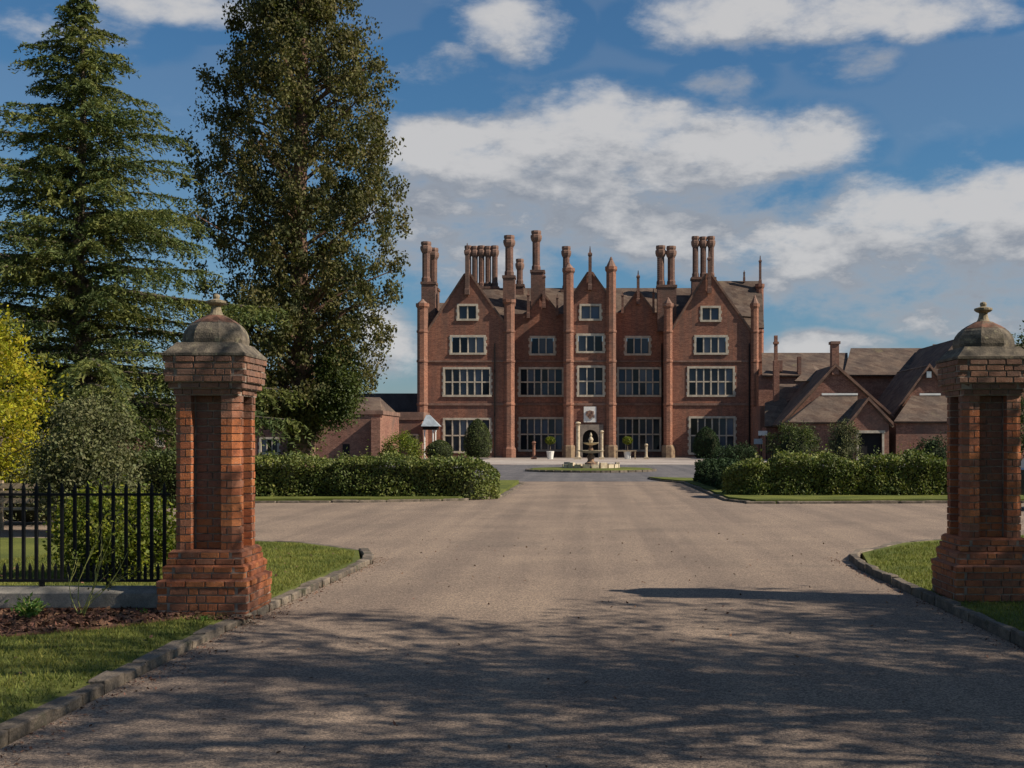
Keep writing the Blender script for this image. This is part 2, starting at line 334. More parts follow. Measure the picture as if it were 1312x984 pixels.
def leaf_quads(C, size, aspect=.55, up=0.0, axis=None, jit=.35):
    """rhombic leaves; axis = preferred long direction (N,3)"""
    N = len(C); n = rng.normal(size=(N, 3)); n[:, 2] += up * 2; n = unit(n)
    u = rng.normal(size=(N, 3)) if axis is None else axis + rng.normal(size=(N, 3)) * .35
    u = unit(u - n * np.sum(u * n, 1, keepdims=True)); v = np.cross(n, u)
    s = size * (1 + rng.uniform(-jit, jit, (N, 1)))
    V = np.stack([C - u * s * .5, C + v * s * .5 * aspect, C + u * s * .5, C - v * s * .5 * aspect], 1)
    return V.reshape(-1, 3), np.arange(4 * N).reshape(-1, 4)
def leaves(name, C, size, m, parent=None, **k):
    V, Fc = leaf_quads(np.asarray(C), size, **k); return fast(name, V, Fc, m, parent)
def sheet(name, pts, z, m):
    o = MB().add([(x, y, z) for x, y in pts], [tuple(range(len(pts)))]).build(name, m); o['kind'] = 'structure'; return o
def gx(px, d): return (px - 756) * d / F
def gz(py, d): return EYE + (565 - py) * d / F

# ------------------------------------------------------------------ setting: ground, drive, lawns
LZ = 0.05
o = sheet('ground', [(-1500, -400), (1500, -400), (1500, 2500), (-1500, 2500)], -0.03, M_grassland)
drive = [(-3.30, -30), (3.55, -30), (3.55, 15.5), (3.9, 17.4), (5.0, 19.2), (7.0, 20.6), (10, 21.4), (70, 22), (70, 32), (12, 32), (4.4, 31.6), (3.8, 33.2), (3.7, 47), (5.5, 50), (30, 50), (30, 56),
         (-30, 56), (-30, 50), (-2.7, 48), (-2.6, 35.5), (-3.6, 33.3), (-6, 32.3), (-12, 31.9), (-70, 31.5), (-70, 20.6), (-12, 20.3), (-7, 20.0), (-4.6, 19.2), (-3.3, 17.7), (-3.0, 16.2), (-3.25, 10)]
sheet('driveway', drive, 0.0, M_road)
sheet('forecourt', [(-40, 49), (40, 49), (40, 100), (-40, 100)], 0.004, M_fore)
MB().box(-9.5, 16, 83, 112.5, -.02, .03).build('terrace_paving', M_paving)['kind'] = 'structure'
MB().box(-45, 62, 100, 130, -.02, .02).build('terrace_ground', M_fore)['kind'] = 'structure'
def lawn(name, pts, z=LZ):
    o = MB().prism_xy(pts, -.02, z).build(name, M_grassland); o['kind'] = 'structure'; return o
lawn('lawn', [(-3.44, -25), (-3.40, 9), (-3.18, 16.2), (-3.5, 17.7), (-4.7, 19.0), (-7, 19.8), (-12, 20.1), (-60, 20.3), (-60, -25)])
lawn('lawn_right', [(3.70, -25), (3.70, 15.5), (4.02, 17.3), (5.1, 19.0), (7.0, 20.4), (10, 21.2), (60, 21.8), (60, -25)])
lawn('lawn_beyond', [(-2.75, 35.5), (-2.9, 47.7), (-30, 48.5), (-60, 48.5), (-60, 31.8), (-12, 32.1), (-6.1, 32.5), (-3.75, 33.45)], .11)
lawn('lawn_beyond_right', [(3.95, 33.3), (4.5, 31.8), (12, 32.2), (60, 32.2), (60, 49), (5.5, 49.6), (2.6, 52), (3.0, 49.5), (3.85, 46.8)], .11)

# kerbs: separate stones near the gate, joined far away
def kerb(name, path, ln, wdt=.13, h=.085, single=True, gap=.012):
    root = bpy.data.objects.new(name, None); COL.objects.link(root); root['kind'] = 'structure'
    vs = []
    for k in range(5):
        b = bmesh.new(); bmesh.ops.create_cube(b, size=1)
        bmesh.ops.bevel(b, geom=b.edges[:], offset=.09, segments=1, affect='EDGES')
        for q in b.verts: q.co += Vector((random.uniform(-.05, .05), random.uniform(-.03, .03), random.uniform(-.07, .05)))
        me = bpy.data.meshes.new('kerb_stone'); b.to_mesh(me); b.free(); me.materials.append(M_kerb); vs.append(me)
    P = [Vector((*p, 0)) for p in path]; segs = [(P[i], P[i + 1]) for i in range(len(P) - 1)]
    total = sum((b - a).length for a, b in segs)
    def at(s):
        for a, b in segs:
            L = (b - a).length
            if s <= L: return a + (b - a) * (s / L), (b - a).normalized()
            s -= L
        return P[-1], (P[-1] - P[-2]).normalized()
    s = 0; acc_ = MB()
    while s < total:
        l = ln * random.uniform(.75, 1.25); p, t = at(min(s + l / 2, total))
        hh = h + random.uniform(-.012, .012); a = math.atan2(t.y, t.x) + random.uniform(-.02, .02)
        M = Matrix.Translation((p.x + random.uniform(-.008, .008), p.y, hh / 2 - .02)) @ Matrix.Rotation(a, 4, 'Z') @ Matrix.Rotation(random.uniform(-.04, .04), 4, 'X') @ Matrix.Diagonal((l - gap, wdt * random.uniform(.9, 1.1), hh + .04, 1))
        me = random.choice(vs)
        if single:
            o = bpy.data.objects.new('kerb_stone', me); o.matrix_world = M; link(o, root)
        else: acc_.add([M @ q.co for q in me.vertices], [tuple(f.vertices) for f in me.polygons])
        s += l
    if not single: acc_.build('kerb_stones', M_kerb, root)['kind'] = 'stuff'
    return root
kerb('kerb', [(-3.40, 3.5), (-3.33, 10), (-3.10, 16.2), (-3.22, 17.0), (-3.42, 17.7)], .42, wdt=.14, h=.065)
kerb('kerb_right', [(3.62, 4.5), (3.62, 15.5), (3.72, 16.6), (3.95, 17.3)], .5, h=.09, wdt=.10)
kerb('kerb_far_left', [(-3.42, 17.7), (-4.66, 19.1), (-7, 19.9), (-12, 20.2), (-26, 20.4)], .6, h=.055, single=False)
kerb('kerb_far_right', [(3.95, 17.3), (5.05, 19.1), (7.0, 20.5), (10, 21.3), (22, 21.6)], .6, h=.055, single=False)
kerb('kerb_beyond_left', [(-2.68, 47), (-2.68, 35.5), (-3.67, 33.35), (-6.05, 32.4), (-12, 32.0), (-36, 31.6)], .8, h=.06, single=False)
kerb('kerb_beyond_right', [(2.6, 52), (3.0, 49.4), (3.78, 46.8), (3.88, 33.2), (4.42, 31.7), (12, 32.1), (36, 32.1)], .8, h=.07, single=False)

# grass blades near the camera
def inpoly(X, Y, poly):
    c = np.zeros(len(X), bool); n = len(poly); j = n - 1
    for i in range(n):
        xi, yi = poly[i]; xj, yj = poly[j]
        c ^= ((yi > Y) != (yj > Y)) & (X < (xj - xi) * (Y - yi) / (yj - yi + 1e-12) + xi); j = i
    return c
BED = [(-3.62, 11.05), (-4.2, 10.35), (-4.9, 9.85), (-6.2, 9.6), (-12, 9.5), (-12, 11.5), (-3.62, 11.5)]
def blades(name, poly, dens, h, wd, excl=None):
    xs = [p[0] for p in poly]; ys = [p[1] for p in poly]; A = (max(xs) - min(xs)) * (max(ys) - min(ys)); N = int(A * dens)
    X = rng.uniform(min(xs), max(xs), N); Y = rng.uniform(min(ys), max(ys), N); k = inpoly(X, Y, poly)
    if excl: k &= ~inpoly(X, Y, excl)
    X, Y = X[k], Y[k]; N = len(X); B = np.stack([X, Y, np.full(N, LZ - .004)], 1)
    a = rng.uniform(0, 2 * math.pi, N); sd = np.stack([np.cos(a), np.sin(a), np.zeros(N)], 1) * wd
    hh = h * rng.uniform(.5, 1.3, (N, 1)); tp = B + np.concatenate([rng.normal(0, .45, (N, 2)), np.ones((N, 1))], 1) * hh
    V = np.stack([B - sd, B + sd, tp], 1).reshape(-1, 3)
    o = fast(name, V, np.arange(3 * N).reshape(-1, 3), M_blade); tag(o, cat='grass', kind='stuff'); return o
tag(blades('grass', [(-3.47, 5.5), (-3.42, 11), (-3.25, 16), (-3.5, 17.4), (-4.7, 18.8), (-7, 19.5), (-9.5, 12), (-6.5, 5.5)], 1500, .040, .0055, BED), 'short mown grass on the lawn left of the drive')
tag(blades('grass', [(3.72, 8), (3.72, 15.4), (4.1, 17.2), (5.2, 18.8), (7.5, 20.2), (9, 20), (5, 8)], 1100, .040, .006), 'short mown grass on the lawn right of the drive')

# mulch bed
bed = MB().prism_xy(BED, LZ - .01, LZ + .02).build('mulch_bed', M_mulch); bed['kind'] = 'structure'
N = 9000; X = rng.uniform(-7.5, -3.6, N); Y = rng.uniform(9.4, 11.5, N); k = inpoly(X, Y, BED); X, Y = X[k], Y[k]; N = len(X)
C = np.stack([X, Y, LZ + .02 + rng.uniform(0, .03, N)], 1)
V, Fc = leaf_quads(C, .055, .5, up=.8, jit=.7)
tag(fast('mulch', V, Fc, M_mulch), 'brown bark chips covering the bed by the fence', 'mulch', kind='stuff')
N = 500; a_ = rng.uniform(0, 2 * math.pi, N)
# dry litter round the pillar feet
C = np.stack([-3.655 + rng.uniform(-.6, .6, N), 11.0 - rng.uniform(0, .22, N), np.full(N, LZ + .012)], 1)
V, Fc = leaf_quads(C, .04, .5, up=1, jit=.6); tag(fast('leaf_litter', V, Fc, M_mulch), 'dry leaf litter at the foot of the left gate pillar', 'litter', kind='stuff')

N = 2600; Y = rng.uniform(5, 17, N); X = -3.24 + np.abs(rng.normal(0, .13, N)) + (Y > 10) * .02 * (Y - 10); X[:900] = 3.53 - np.abs(rng.normal(0, .10, 900))
C = np.stack([X, Y, np.full(N, .006) + rng.uniform(0, .006, N)], 1); V, Fc = leaf_quads(C, .018, .6, up=1.2, jit=.8)
tag(fast('grit', V, Fc, M_mulch), 'grit and leaf crumbs gathered along the kerbs', 'grit', kind='stuff')
N = 500; X = rng.uniform(-4.2, 4, N); Y = rng.uniform(5, 22, N); C = np.stack([X, Y, np.full(N, .008)], 1); V, Fc = leaf_quads(C, .03, .6, up=1.2, jit=.7)
Xl = rng.uniform(-7.5, -3.5, 260); Yl = rng.uniform(6, 18, 260); V2, F2 = leaf_quads(np.stack([Xl, Yl, np.full(260, LZ + .035)], 1), .035, .6, up=1.0, jit=.7)
V = np.concatenate([V, V2]); Fc = np.concatenate([Fc, F2 + 2000])
tag(fast('fallen_leaves', V, Fc, M_mulch), 'scattered fallen leaves on the drive and the left lawn', 'leaves', kind='stuff')
# ------------------------------------------------------------------ gate pillars
brick_meshes = {}
def bmesh_box(m, key):
    if key not in brick_meshes:
        L = []
        for k in range(5):
            b = bmesh.new(); bmesh.ops.create_cube(b, size=1)
            for q in b.verts: q.co = Vector((q.co.x * random.uniform(.97, 1), q.co.y, q.co.z * random.uniform(.93, 1)))
            bmesh.ops.bevel(b, geom=[e for e in b.edges], offset=.035, segments=1, affect='EDGES')
            me = bpy.data.meshes.new('brick'); b.to_mesh(me); b.free(); me.materials.append(m); L.append(me)
        brick_meshes[key] = L
    return random.choice(brick_meshes[key])
def corner_mesh(m, key, cf):
    """brick with one chamfered arris at its (-x,-y) corner, unit size"""
    if key not in brick_meshes:
        pts = [(-.5 + cf, -.5), (.5, -.5), (.5, .5), (-.5, .5), (-.5, -.5 + cf)]
        b = MB().prism_xy(pts, -.47, .47); brick_meshes[key] = b.mesh('brick', m)
    return brick_meshes[key]
def pillar(cx, cy, label, vis):
    """vis: which sides are seen, list of side codes; S=-y, E=+x, W=-x, N=+y"""
    root = empty('gate_pillar', label, 'gate pillar', (cx, cy, 0.02 if cx < 0 else .055), group='brick gate pillars flanking the drive')
    items = []     # (priority, mesh, matrix)
    core = MB()
    T = Matrix.Translation
    def side_course(h, z, ph, off, m, key, prot=.006):
        """one course laid round a square of half-width h"""
        rots = {'S': 0, 'E': math.pi / 2, 'N': math.pi, 'W': -math.pi / 2}
        for s_, a in rots.items():
            x = -h + (.1025 + .01 if off else 0) if s_ in 'SN' else -h + (0 if off else .1025 + .01)
            end = h - (0 if not off else .11) if s_ in 'SN' else h - (.11 if not off else 0)
            if s_ in 'SN' and not off: x, end = -h, h
            if s_ in 'SN' and off: x, end = -h + .113, h - .113
            if s_ in 'EW' and not off: x, end = -h + .113, h - .113
            if s_ in 'EW' and off: x, end = -h, h
            first = True
            while x < end - .03:
                l = random.choice([.185, .185, .09]) if not first else (.185 if off else .0925)
                first = False
                if x + l > end - .06: l = end - x
                if l > .235: l = .185
                dep = .10
                Mx = Matrix.Rotation(a, 4, 'Z') @ T((x + l / 2, -h + dep / 2 - prot - random.uniform(0, .004), z + ph / 2)) @ Matrix.Diagonal((l - .009, dep, ph - .011, 1))
                items.append((0 if s_ in vis else 1, bmesh_box(m, key), Mx)); x += l
    z = 0
    C_ = .075
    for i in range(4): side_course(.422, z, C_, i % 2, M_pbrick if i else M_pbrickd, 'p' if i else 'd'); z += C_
    side_course(.432, z, .06, 0, M_pbrick, 'p'); z += .06                                     # ledge
    core.box(-.415, .415, -.415, .415, -.05, .355)
    ledge = MB().frustum(0, 0, .432, .385, .355, .376)
    z = .372
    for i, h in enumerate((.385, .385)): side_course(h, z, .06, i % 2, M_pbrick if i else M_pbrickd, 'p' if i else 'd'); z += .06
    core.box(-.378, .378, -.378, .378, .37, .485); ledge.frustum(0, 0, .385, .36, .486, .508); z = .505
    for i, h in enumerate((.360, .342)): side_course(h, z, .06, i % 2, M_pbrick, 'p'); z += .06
    core.box(-.335, .335, -.335, .335, .50, .625); ledge.frustum(0, 0, .342, .312, .622, .645); ledge.build('sloped_ledge', M_pbrick, root)
    # shaft: four chamfered corner piers round a sunk panel
    H, RW, CH, RD = .308, .142, .062, .135          # half width, half width of recess, chamfer, recess depth
    z0, z1 = .64, 2.12; n = 20; ph = (z1 - z0) / n; pw = H - RW
    for i in range(n):
        zc = z0 + ph * (i + .5)
        for q, (sx, sy) in enumerate(((-1, -1), (1, -1), (1, 1), (-1, 1))):
            a = q * math.pi / 2
            mm = M_pbrick
            # corner brick is long along one face, the header beside it closes the pier
            lx, ly = (pw, .105) if (i + q) % 2 else (.105, pw)
            jx = random.uniform(-.003, .003)
            cm = corner_mesh(mm, 'c%d%d' % (int(i < 17), int(lx > ly)), .42)
            # use a true .045 chamfer on both axes
            key = 'cc%d%d' % (int(i < 17), int(lx > ly))
            if key not in brick_meshes:
                pts = [(-lx / 2 + CH, -ly / 2), (lx / 2, -ly / 2), (lx / 2, ly / 2), (-lx / 2, ly / 2), (-lx / 2, -ly / 2 + CH)]
                brick_meshes[key] = MB().prism_xy(pts, -(ph - .011) / 2, (ph - .011) / 2).mesh('brick', mm)
            Rz = Matrix.Rotation(a, 4, 'Z')
            Mx = Rz @ T((-H + lx / 2 + jx, -H + ly / 2 + jx, zc))
            pr = 0 if ((q == 0) or (q == 1 and 'E' in vis) or (q == 3 and 'W' in vis) or q == 1) else 1
            items.append((pr, brick_meshes[key], Mx))
            if lx > ly: bx, by, ex, ey = -H + .105 / 2, -H + .115 + (pw - .115) / 2, .105, pw - .115
            else: bx, by, ex, ey = -H + .115 + (pw - .115) / 2, -H + .105 / 2, pw - .115, .105
            items.append((pr, bmesh_box(mm, 'p' if i < 17 else 'd'), Rz @ T((bx, by, zc)) @ Matrix.Diagonal((ex, ey, ph - .011, 1))))
        for s_, a in (('S', 0), ('E', math.pi / 2), ('N', math.pi), ('W', -math.pi / 2)):
            x = -RW - (.05 if i % 2 else .1)
            while x < RW:
                l = .215; xa, xb = max(x, -RW), min(x + l, RW)
                if xb - xa > .02:
                    items.append((0.5 if s_ in vis else 1, bmesh_box(M_pbrickd, 'd'), Matrix.Rotation(a, 4, 'Z') @ T(((xa + xb) / 2, -H + RD + .04, zc)) @ Matrix.Diagonal((xb - xa - .009, .09, ph - .011, 1))))  # panel bricks take the darker mix, so recess shade is in their colour
                x += l
    core.box(-.165, .165, -.165, .165, .62, 2.13)
    for sx in (-1, 1):
        for sy in (-1, 1):
            xa, xb = sorted((sx * (H - .012), sx * (RW + .006))); ya, yb = sorted((sy * (H - .012), sy * (RW + .006)))
            c = CH + .006
            pts = [(sx * (RW + .006), sy * (RW + .006)), (sx * (H - .012), sy * (RW + .006)), (sx * (H - .012), sy * (H - c)), (sx * (H - c), sy * (H - .012)), (sx * (RW + .006), sy * (H - .012))]
            if sx * sy < 0: pts = pts[::-1]
            core.prism_xy(pts, .63, 2.125)
    z = 2.12
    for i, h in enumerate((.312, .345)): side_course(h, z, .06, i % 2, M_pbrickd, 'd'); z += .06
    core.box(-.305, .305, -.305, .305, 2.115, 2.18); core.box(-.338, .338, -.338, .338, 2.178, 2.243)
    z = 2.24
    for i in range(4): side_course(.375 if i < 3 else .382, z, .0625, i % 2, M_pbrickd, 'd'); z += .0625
    core.box(-.368, .368, -.368, .368, 2.24, 2.488)
    core.build('mortar_core', M_mortar, root)
    items.sort(key=lambda t_: t_[0])
    rest = MB(); restd = MB(); inv = {}
    for i, (p, me, Mx) in enumerate(items):
        if i < 299:
            o = bpy.data.objects.new('brick', me); link(o, root); o.matrix_local = Mx
        else:
            tgt = rest if me.materials[0] == M_pbrick else restd
            tgt.add([Mx @ q.co for q in me.vertices], [tuple(f.vertices) for f in me.polygons])
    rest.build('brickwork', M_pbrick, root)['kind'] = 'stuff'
    if restd.v: restd.build('weathered_brickwork', M_pbrickd, root)['kind'] = 'stuff'  # weathered bricks together with the shade-darkened panel bricks
    cap = MB().frustum(0, 0, .392, .392, 2.49, 2.515).frustum(0, 0, .385, .305, 2.515, 2.60).frustum(0, 0, .305, .290, 2.60, 2.622)
    cap.build('capstone', M_capstone, root)
    r8 = 1 / math.cos(math.pi / 8)
    d_ = [(.285, 2.622), (.291, 2.66), (.285, 2.71), (.268, 2.755), (.236, 2.80), (.205, 2.828)]
    MB().lathe([(r * r8, z_) for r, z_ in d_], 8).build('dome', M_capstone, root)
    MB().lathe([(r * r8, z_) for r, z_ in [(.208, 2.828), (.16, 2.862), (.112, 2.888), (.085, 2.905)]], 8).build('dome_crown', M_redtile, root)
    fn = MB().lathe([(.078, 2.90), (.060, 2.925), (.050, 2.95), (.043, 2.985), (.045, 3.0), (.075, 3.012), (.093, 3.028), (.093, 3.048), (.055, 3.06), (.028, 3.068), (.036, 3.09), (.030, 3.11), (.006, 3.12)], 12)
    f = fn.build('finial', M_finial, root)
    # rough rendering for the stone: slight irregularity
    return root
pillar(-3.655, 11.45, 'left brick gate pillar beside the black railings, its right face in full sun', 'SE')
pillar(4.165, 12.40, 'right brick gate pillar standing on the grass at the right edge', 'SW')

# ------------------------------------------------------------------ railings and low wall
YF = 11.43
f = empty('iron_railing', 'black iron railing running left from the left gate pillar', 'railing', (-4.1, YF, 0))
x0 = -4.1
def loc(o): return o
mb_t = MB().box(-.014, .014, -.014, .014, .34, 1.235); mb_t.frustum(0, 0, .015, .0015, 1.235, 1.30)
mb_s = MB().box(-.012, .012, -.012, .012, .34, .46); mb_s.frustum(0, 0, .014, .002, .46, .51)
mt, ms = mb_t.mesh('bar', M_iron), mb_s.mesh('short_bar', M_iron)
for i in range(40):
    o = bpy.data.objects.new('bar', mt); link(o, f); o.location = (-.055 - .125 * i, 0, 0)
    o = bpy.data.objects.new('short_bar', ms); link(o, f); o.location = (-.055 - .125 * (i + .5), 0, 0)
MB().box(-5.1, .0, -.022, .022, 1.165, 1.19).build('top_rail', M_iron, f)
MB().box(-5.1, .0, -.022, .022, .325, .35).build('bottom_rail', M_iron, f)
for x in (-.6, -1.25, -2.4, -3.6):
    MB().box(x - .02, x + .02, -.02, .02, .22, .335).build('foot', M_iron, f)
wl = empty('low_wall', 'low concrete-coped wall under the black railings', 'wall', (-4.08, YF, 0))
x = -.0
while x > -6:
    l = .9 * random.uniform(.97, 1.03)
    MB().prism_yz([(-.19, .10), (.19, .10), (.19, .235), (.07, .28), (-.07, .28), (-.19, .235)], x - l + .008, x).build('coping_stone', M_concrete, wl); x -= l
MB().box(-6, 0, -.15, .15, -.02, .10).build('wall_base', M_mortar, wl)
x = -.05
me = None
while x > -5:
    if me is None:
        b = bmesh.new(); bmesh.ops.create_cube(b, size=1); bmesh.ops.scale(b, vec=(.205, .1, .062), verts=b.verts); bmesh.ops.bevel(b, geom=b.edges[:], offset=.006, segments=1, affect='EDGES')
        me = bpy.data.meshes.new('brick'); b.to_mesh(me); b.free(); me.materials.append(M_pbrick)
    o = bpy.data.objects.new('brick', me); link(o, wl); o.location = (x - .1, -.17 + random.uniform(-.012, .012), .062); o.rotation_euler = (0, 0, random.uniform(-.04, .04)); x -= .22

# ------------------------------------------------------------------ plants near the fence
def herb(px, d, r, h, n, label, m=M_herb, sz=.05):
    root = empty('plant', label, 'plant', (gx(px, d), d, LZ))
    st_ = MB(); C = []; A = []
    for k in range(n):
        a = random.uniform(0, 6.28); t_ = random.uniform(.2, 1); e = Vector((math.cos(a) * r * t_, math.sin(a) * r * t_, h * random.uniform(.6, 1) * (1.15 - .4 * t_)))
        pts = [Vector((0, 0, 0)), e * .5 + Vector((0, 0, h * .12)), e]; st_.tube(pts, [.004, .003, .0015], 4)
        for q in range(9):
            s_ = .35 + .65 * q / 8; p = e * s_ + Vector([random.gauss(0, .014) for _ in range(3)]); C.append(p); A.append(Vector((math.cos(a), math.sin(a), .7)))
    st_.build('stem', M_stem, root); leaves('foliage', np.array([tuple(c) for c in C]), sz, m, root, aspect=.4, axis=unit(np.array([tuple(a) for a in A])))
    return root
herb(38, 10.75, .17, .24, 34, 'small bright green leafy plant growing in the mulch before the low wall', sz=.055)
herb(183, 10.95, .05, .07, 9, 'tiny green seedling in the mulch beside the left pillar', sz=.03)
herb(262, 10.75, .05, .04, 8, 'tiny weed on the grass edge before the left pillar foot', sz=.03)
root = empty('rose_bush', 'bare thorny rose stems leaning up from the mulch against the railings', 'rose', (gx(100, 10.9), 10.9, LZ))
rs = MB(); C = []
def rstem(p, d, L, r, dep):
    pts = [p]; rad = [r]
    for k in range(4):
        d = (d + Vector((random.gauss(0, .13), random.gauss(0, .08), random.gauss(.02, .08)))).normalized(); pts.append(pts[-1] + d * L / 4); rad.append(r * (1 - .17 * (k + 1)))
    rs.tube(pts, rad, 5)
    for q in pts[2:]:
        for _ in range(3 if dep else 1): C.append(tuple(q + Vector([random.gauss(0, .02) for _ in range(3)])))
    if dep < 2:
        for _ in range(2 if dep == 0 else 1): rstem(pts[random.choice((2, 3))], (d + Vector((random.uniform(-.7, .7), random.uniform(-.3, .3), random.uniform(0, .4)))).normalized(), L * .55, r * .6, dep + 1)
for (dx, dz, L) in ((.55, .85, .62), (.35, .9, .75), (-.15, 1, .7), (.75, .7, .5), (-.5, .9, .45), (.1, 1, .55)):
    rstem(Vector((random.uniform(-.05, .05), 0, 0)), Vector((dx, random.uniform(-.1, .1), dz)).normalized(), L, .006, 0)
rs.build('stem', M_stem, root); leaves('foliage', np.array(C), .03, M_lime, root, aspect=.6)

# ------------------------------------------------------------------ generic shrubs, hedges
def lumpy(name, label, cat, cx, cy, rx, ry, h, n, size, m, z0=LZ, group=None, base=.55, stems=True, amp=.22, aspect=.55, hollow=.75, core=True, top=1.0, up=0.0):
    root = empty(name, label, cat, (cx, cy, z0), group=group)
    # clumps on an ellipsoid, leaves around them
    nc = max(24, n // 60); th = rng.uniform(0, 2 * math.pi, nc); zz = rng.uniform(-.75, 1, nc); rr = np.sqrt(1 - np.clip(zz, -1, 1) ** 2)
    k = rng.uniform(hollow, 1, nc) * (1 + rng.normal(0, amp * .5, nc)); zc = h * .5
    CC = np.stack([np.cos(th) * rr * rx * k, np.sin(th) * rr * ry * k, zc + zz * h * .5 * k], 1); CC[:, 2] = np.clip(CC[:, 2], .03, None)
    lo = zz < 0; CC[lo, :2] *= (1 + (base - .3) * (-zz[lo, None]))
    idx = rng.integers(0, nc, n); cr = min(rx, ry, h) * .16
    L = CC[idx] + rng.normal(0, 1, (n, 3)) * cr; L[:, 2] = np.clip(L[:, 2], .01, None)
    leaves('foliage', L, size, m, root, aspect=aspect, up=up)
    if stems:
        b = MB()
        for q in range(9):
            e = CC[rng.integers(0, nc)]; b.tube([(random.uniform(-.1, .1) * rx, random.uniform(-.1, .1) * ry, 0), (e[0] * .4, e[1] * .4, e[2] * .5), tuple(e)], [h * .018, h * .012, h * .004], 5)
        b.build('stem', M_bark, root)
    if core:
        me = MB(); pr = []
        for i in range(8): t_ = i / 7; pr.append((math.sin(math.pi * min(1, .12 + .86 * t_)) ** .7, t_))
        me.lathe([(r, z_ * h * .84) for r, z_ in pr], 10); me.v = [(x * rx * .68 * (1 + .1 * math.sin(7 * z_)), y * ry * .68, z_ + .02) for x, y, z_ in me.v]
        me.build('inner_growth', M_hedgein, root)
    return root
def hedge(label, path, wd, h, n, size, m, group=None, wob=.10, name='hedge', hl=None):
    """path of (x,y) centre points; leaves in a shell over a dark body"""
    root = empty(name, label, 'hedge', (path[0][0], path[0][1], 0), group=group); ox, oy = path[0]
    P = [Vector((p[0] - ox, p[1] - oy, 0)) for p in path]; segs = []; tot = 0
    for i in range(len(P) - 1): L = (P[i + 1] - P[i]).length; segs.append((P[i], P[i + 1], L, tot)); tot += L
    S = rng.uniform(-wd / 2, tot + wd / 2, n); side = rng.uniform(0, 1, n); per = 2 * h + wd
    C = np.zeros((n, 3))
    ph = rng.uniform(0, 6.28, 8)
    for i in range(n):
        s = min(max(S[i], 0), tot); a, b, L, t0 = next(g_ for g_ in segs if s <= g_[3] + g_[2] + 1e-6)
        t_ = (b - a).normalized(); nr = Vector((-t_.y, t_.x, 0)); p = a + t_ * (s - t0)
        q = side[i] * per; wv = wob * 1.35 * (math.sin(s * 2.1 + ph[0]) + .7 * math.sin(s * 4.7 + ph[1]) + .5 * math.sin(s * 9.3 + ph[2]))
        hh = h * (1 if hl is None else hl(s / tot)) * (1 + .45 * wv / h * wob / .1) + abs(random.gauss(0, .05)) * (1 if random.random() < .8 else 1 + 3.0 * max(0, math.sin(s * 6.3 + ph[3]) * math.sin(s * 15.1 + ph[4])))
        if q < h: u_, z_ = -wd / 2, q / h * hh
        elif q < h + wd: u_, z_ = q - h - wd / 2, hh
        else: u_, z_ = wd / 2, (per - q) / h * hh
        if z_ < hh * .98: u_ *= 1 + .05 * math.sin(z_ * 5 + s * 1.7) + .03 * wv / .1
        if z_ > hh * .9: z_ -= (abs(u_) / (wd / 2)) ** 3 * .12
        ext = S[i] - s
        if ext != 0: u_ *= math.sqrt(max(0, 1 - (2 * ext / wd) ** 2)); 
        inw = abs(random.gauss(0, .05)); r_ = max(0, 1 - inw / (wd / 2)); z_ *= 1 - .38 * min(1, abs(2 * ext / wd)) ** 2; pp = p + nr * (u_ * r_) + t_ * ext
        C[i] = (pp.x, pp.y, max(.04, z_ - inw * .6 + .03))
    leaves('foliage', C, size, m, root, aspect=.6)
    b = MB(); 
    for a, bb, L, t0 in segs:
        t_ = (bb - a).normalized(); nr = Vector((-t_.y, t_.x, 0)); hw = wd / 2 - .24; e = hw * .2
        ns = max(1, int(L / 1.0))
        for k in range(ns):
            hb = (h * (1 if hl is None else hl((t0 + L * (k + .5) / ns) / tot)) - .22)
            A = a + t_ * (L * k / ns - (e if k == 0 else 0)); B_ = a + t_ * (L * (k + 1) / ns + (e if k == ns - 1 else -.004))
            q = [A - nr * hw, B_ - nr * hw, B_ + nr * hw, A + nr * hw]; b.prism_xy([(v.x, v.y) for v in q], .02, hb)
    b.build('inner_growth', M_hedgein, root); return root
HG = 'clipped hedges bordering the drive'
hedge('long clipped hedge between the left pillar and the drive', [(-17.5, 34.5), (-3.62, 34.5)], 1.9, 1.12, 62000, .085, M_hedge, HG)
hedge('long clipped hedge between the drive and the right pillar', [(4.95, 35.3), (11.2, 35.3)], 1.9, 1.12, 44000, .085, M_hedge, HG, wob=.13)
hedge('low hedge running back along the right side of the drive', [(5.0, 38.3), (4.9, 46.5)], 1.5, .85, 9000, .10, M_dark, HG)  # dark leaves put the shade on this hedge's side into the colour
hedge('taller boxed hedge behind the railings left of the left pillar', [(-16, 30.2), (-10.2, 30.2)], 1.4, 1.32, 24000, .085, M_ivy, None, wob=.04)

lumpy('shrub', 'bright yellow-green shrub growing close behind the railings', 'shrub', gx(152, 14.2), 14.2, .72, .55, 1.0, 11000, .05, M_lime, base=.6)
lumpy('shrub', 'tall grey-green shrub behind the railings below the cedar', 'shrub', gx(112, 21), 21, .76, .8, 2.35, 16000, .065, M_olive, base=.8)
lumpy('shrub', 'dark twiggy shrub behind the left part of the railings', 'shrub', gx(40, 24), 24, 1.25, .8, 1.15, 8000, .06, M_olive, base=.8)
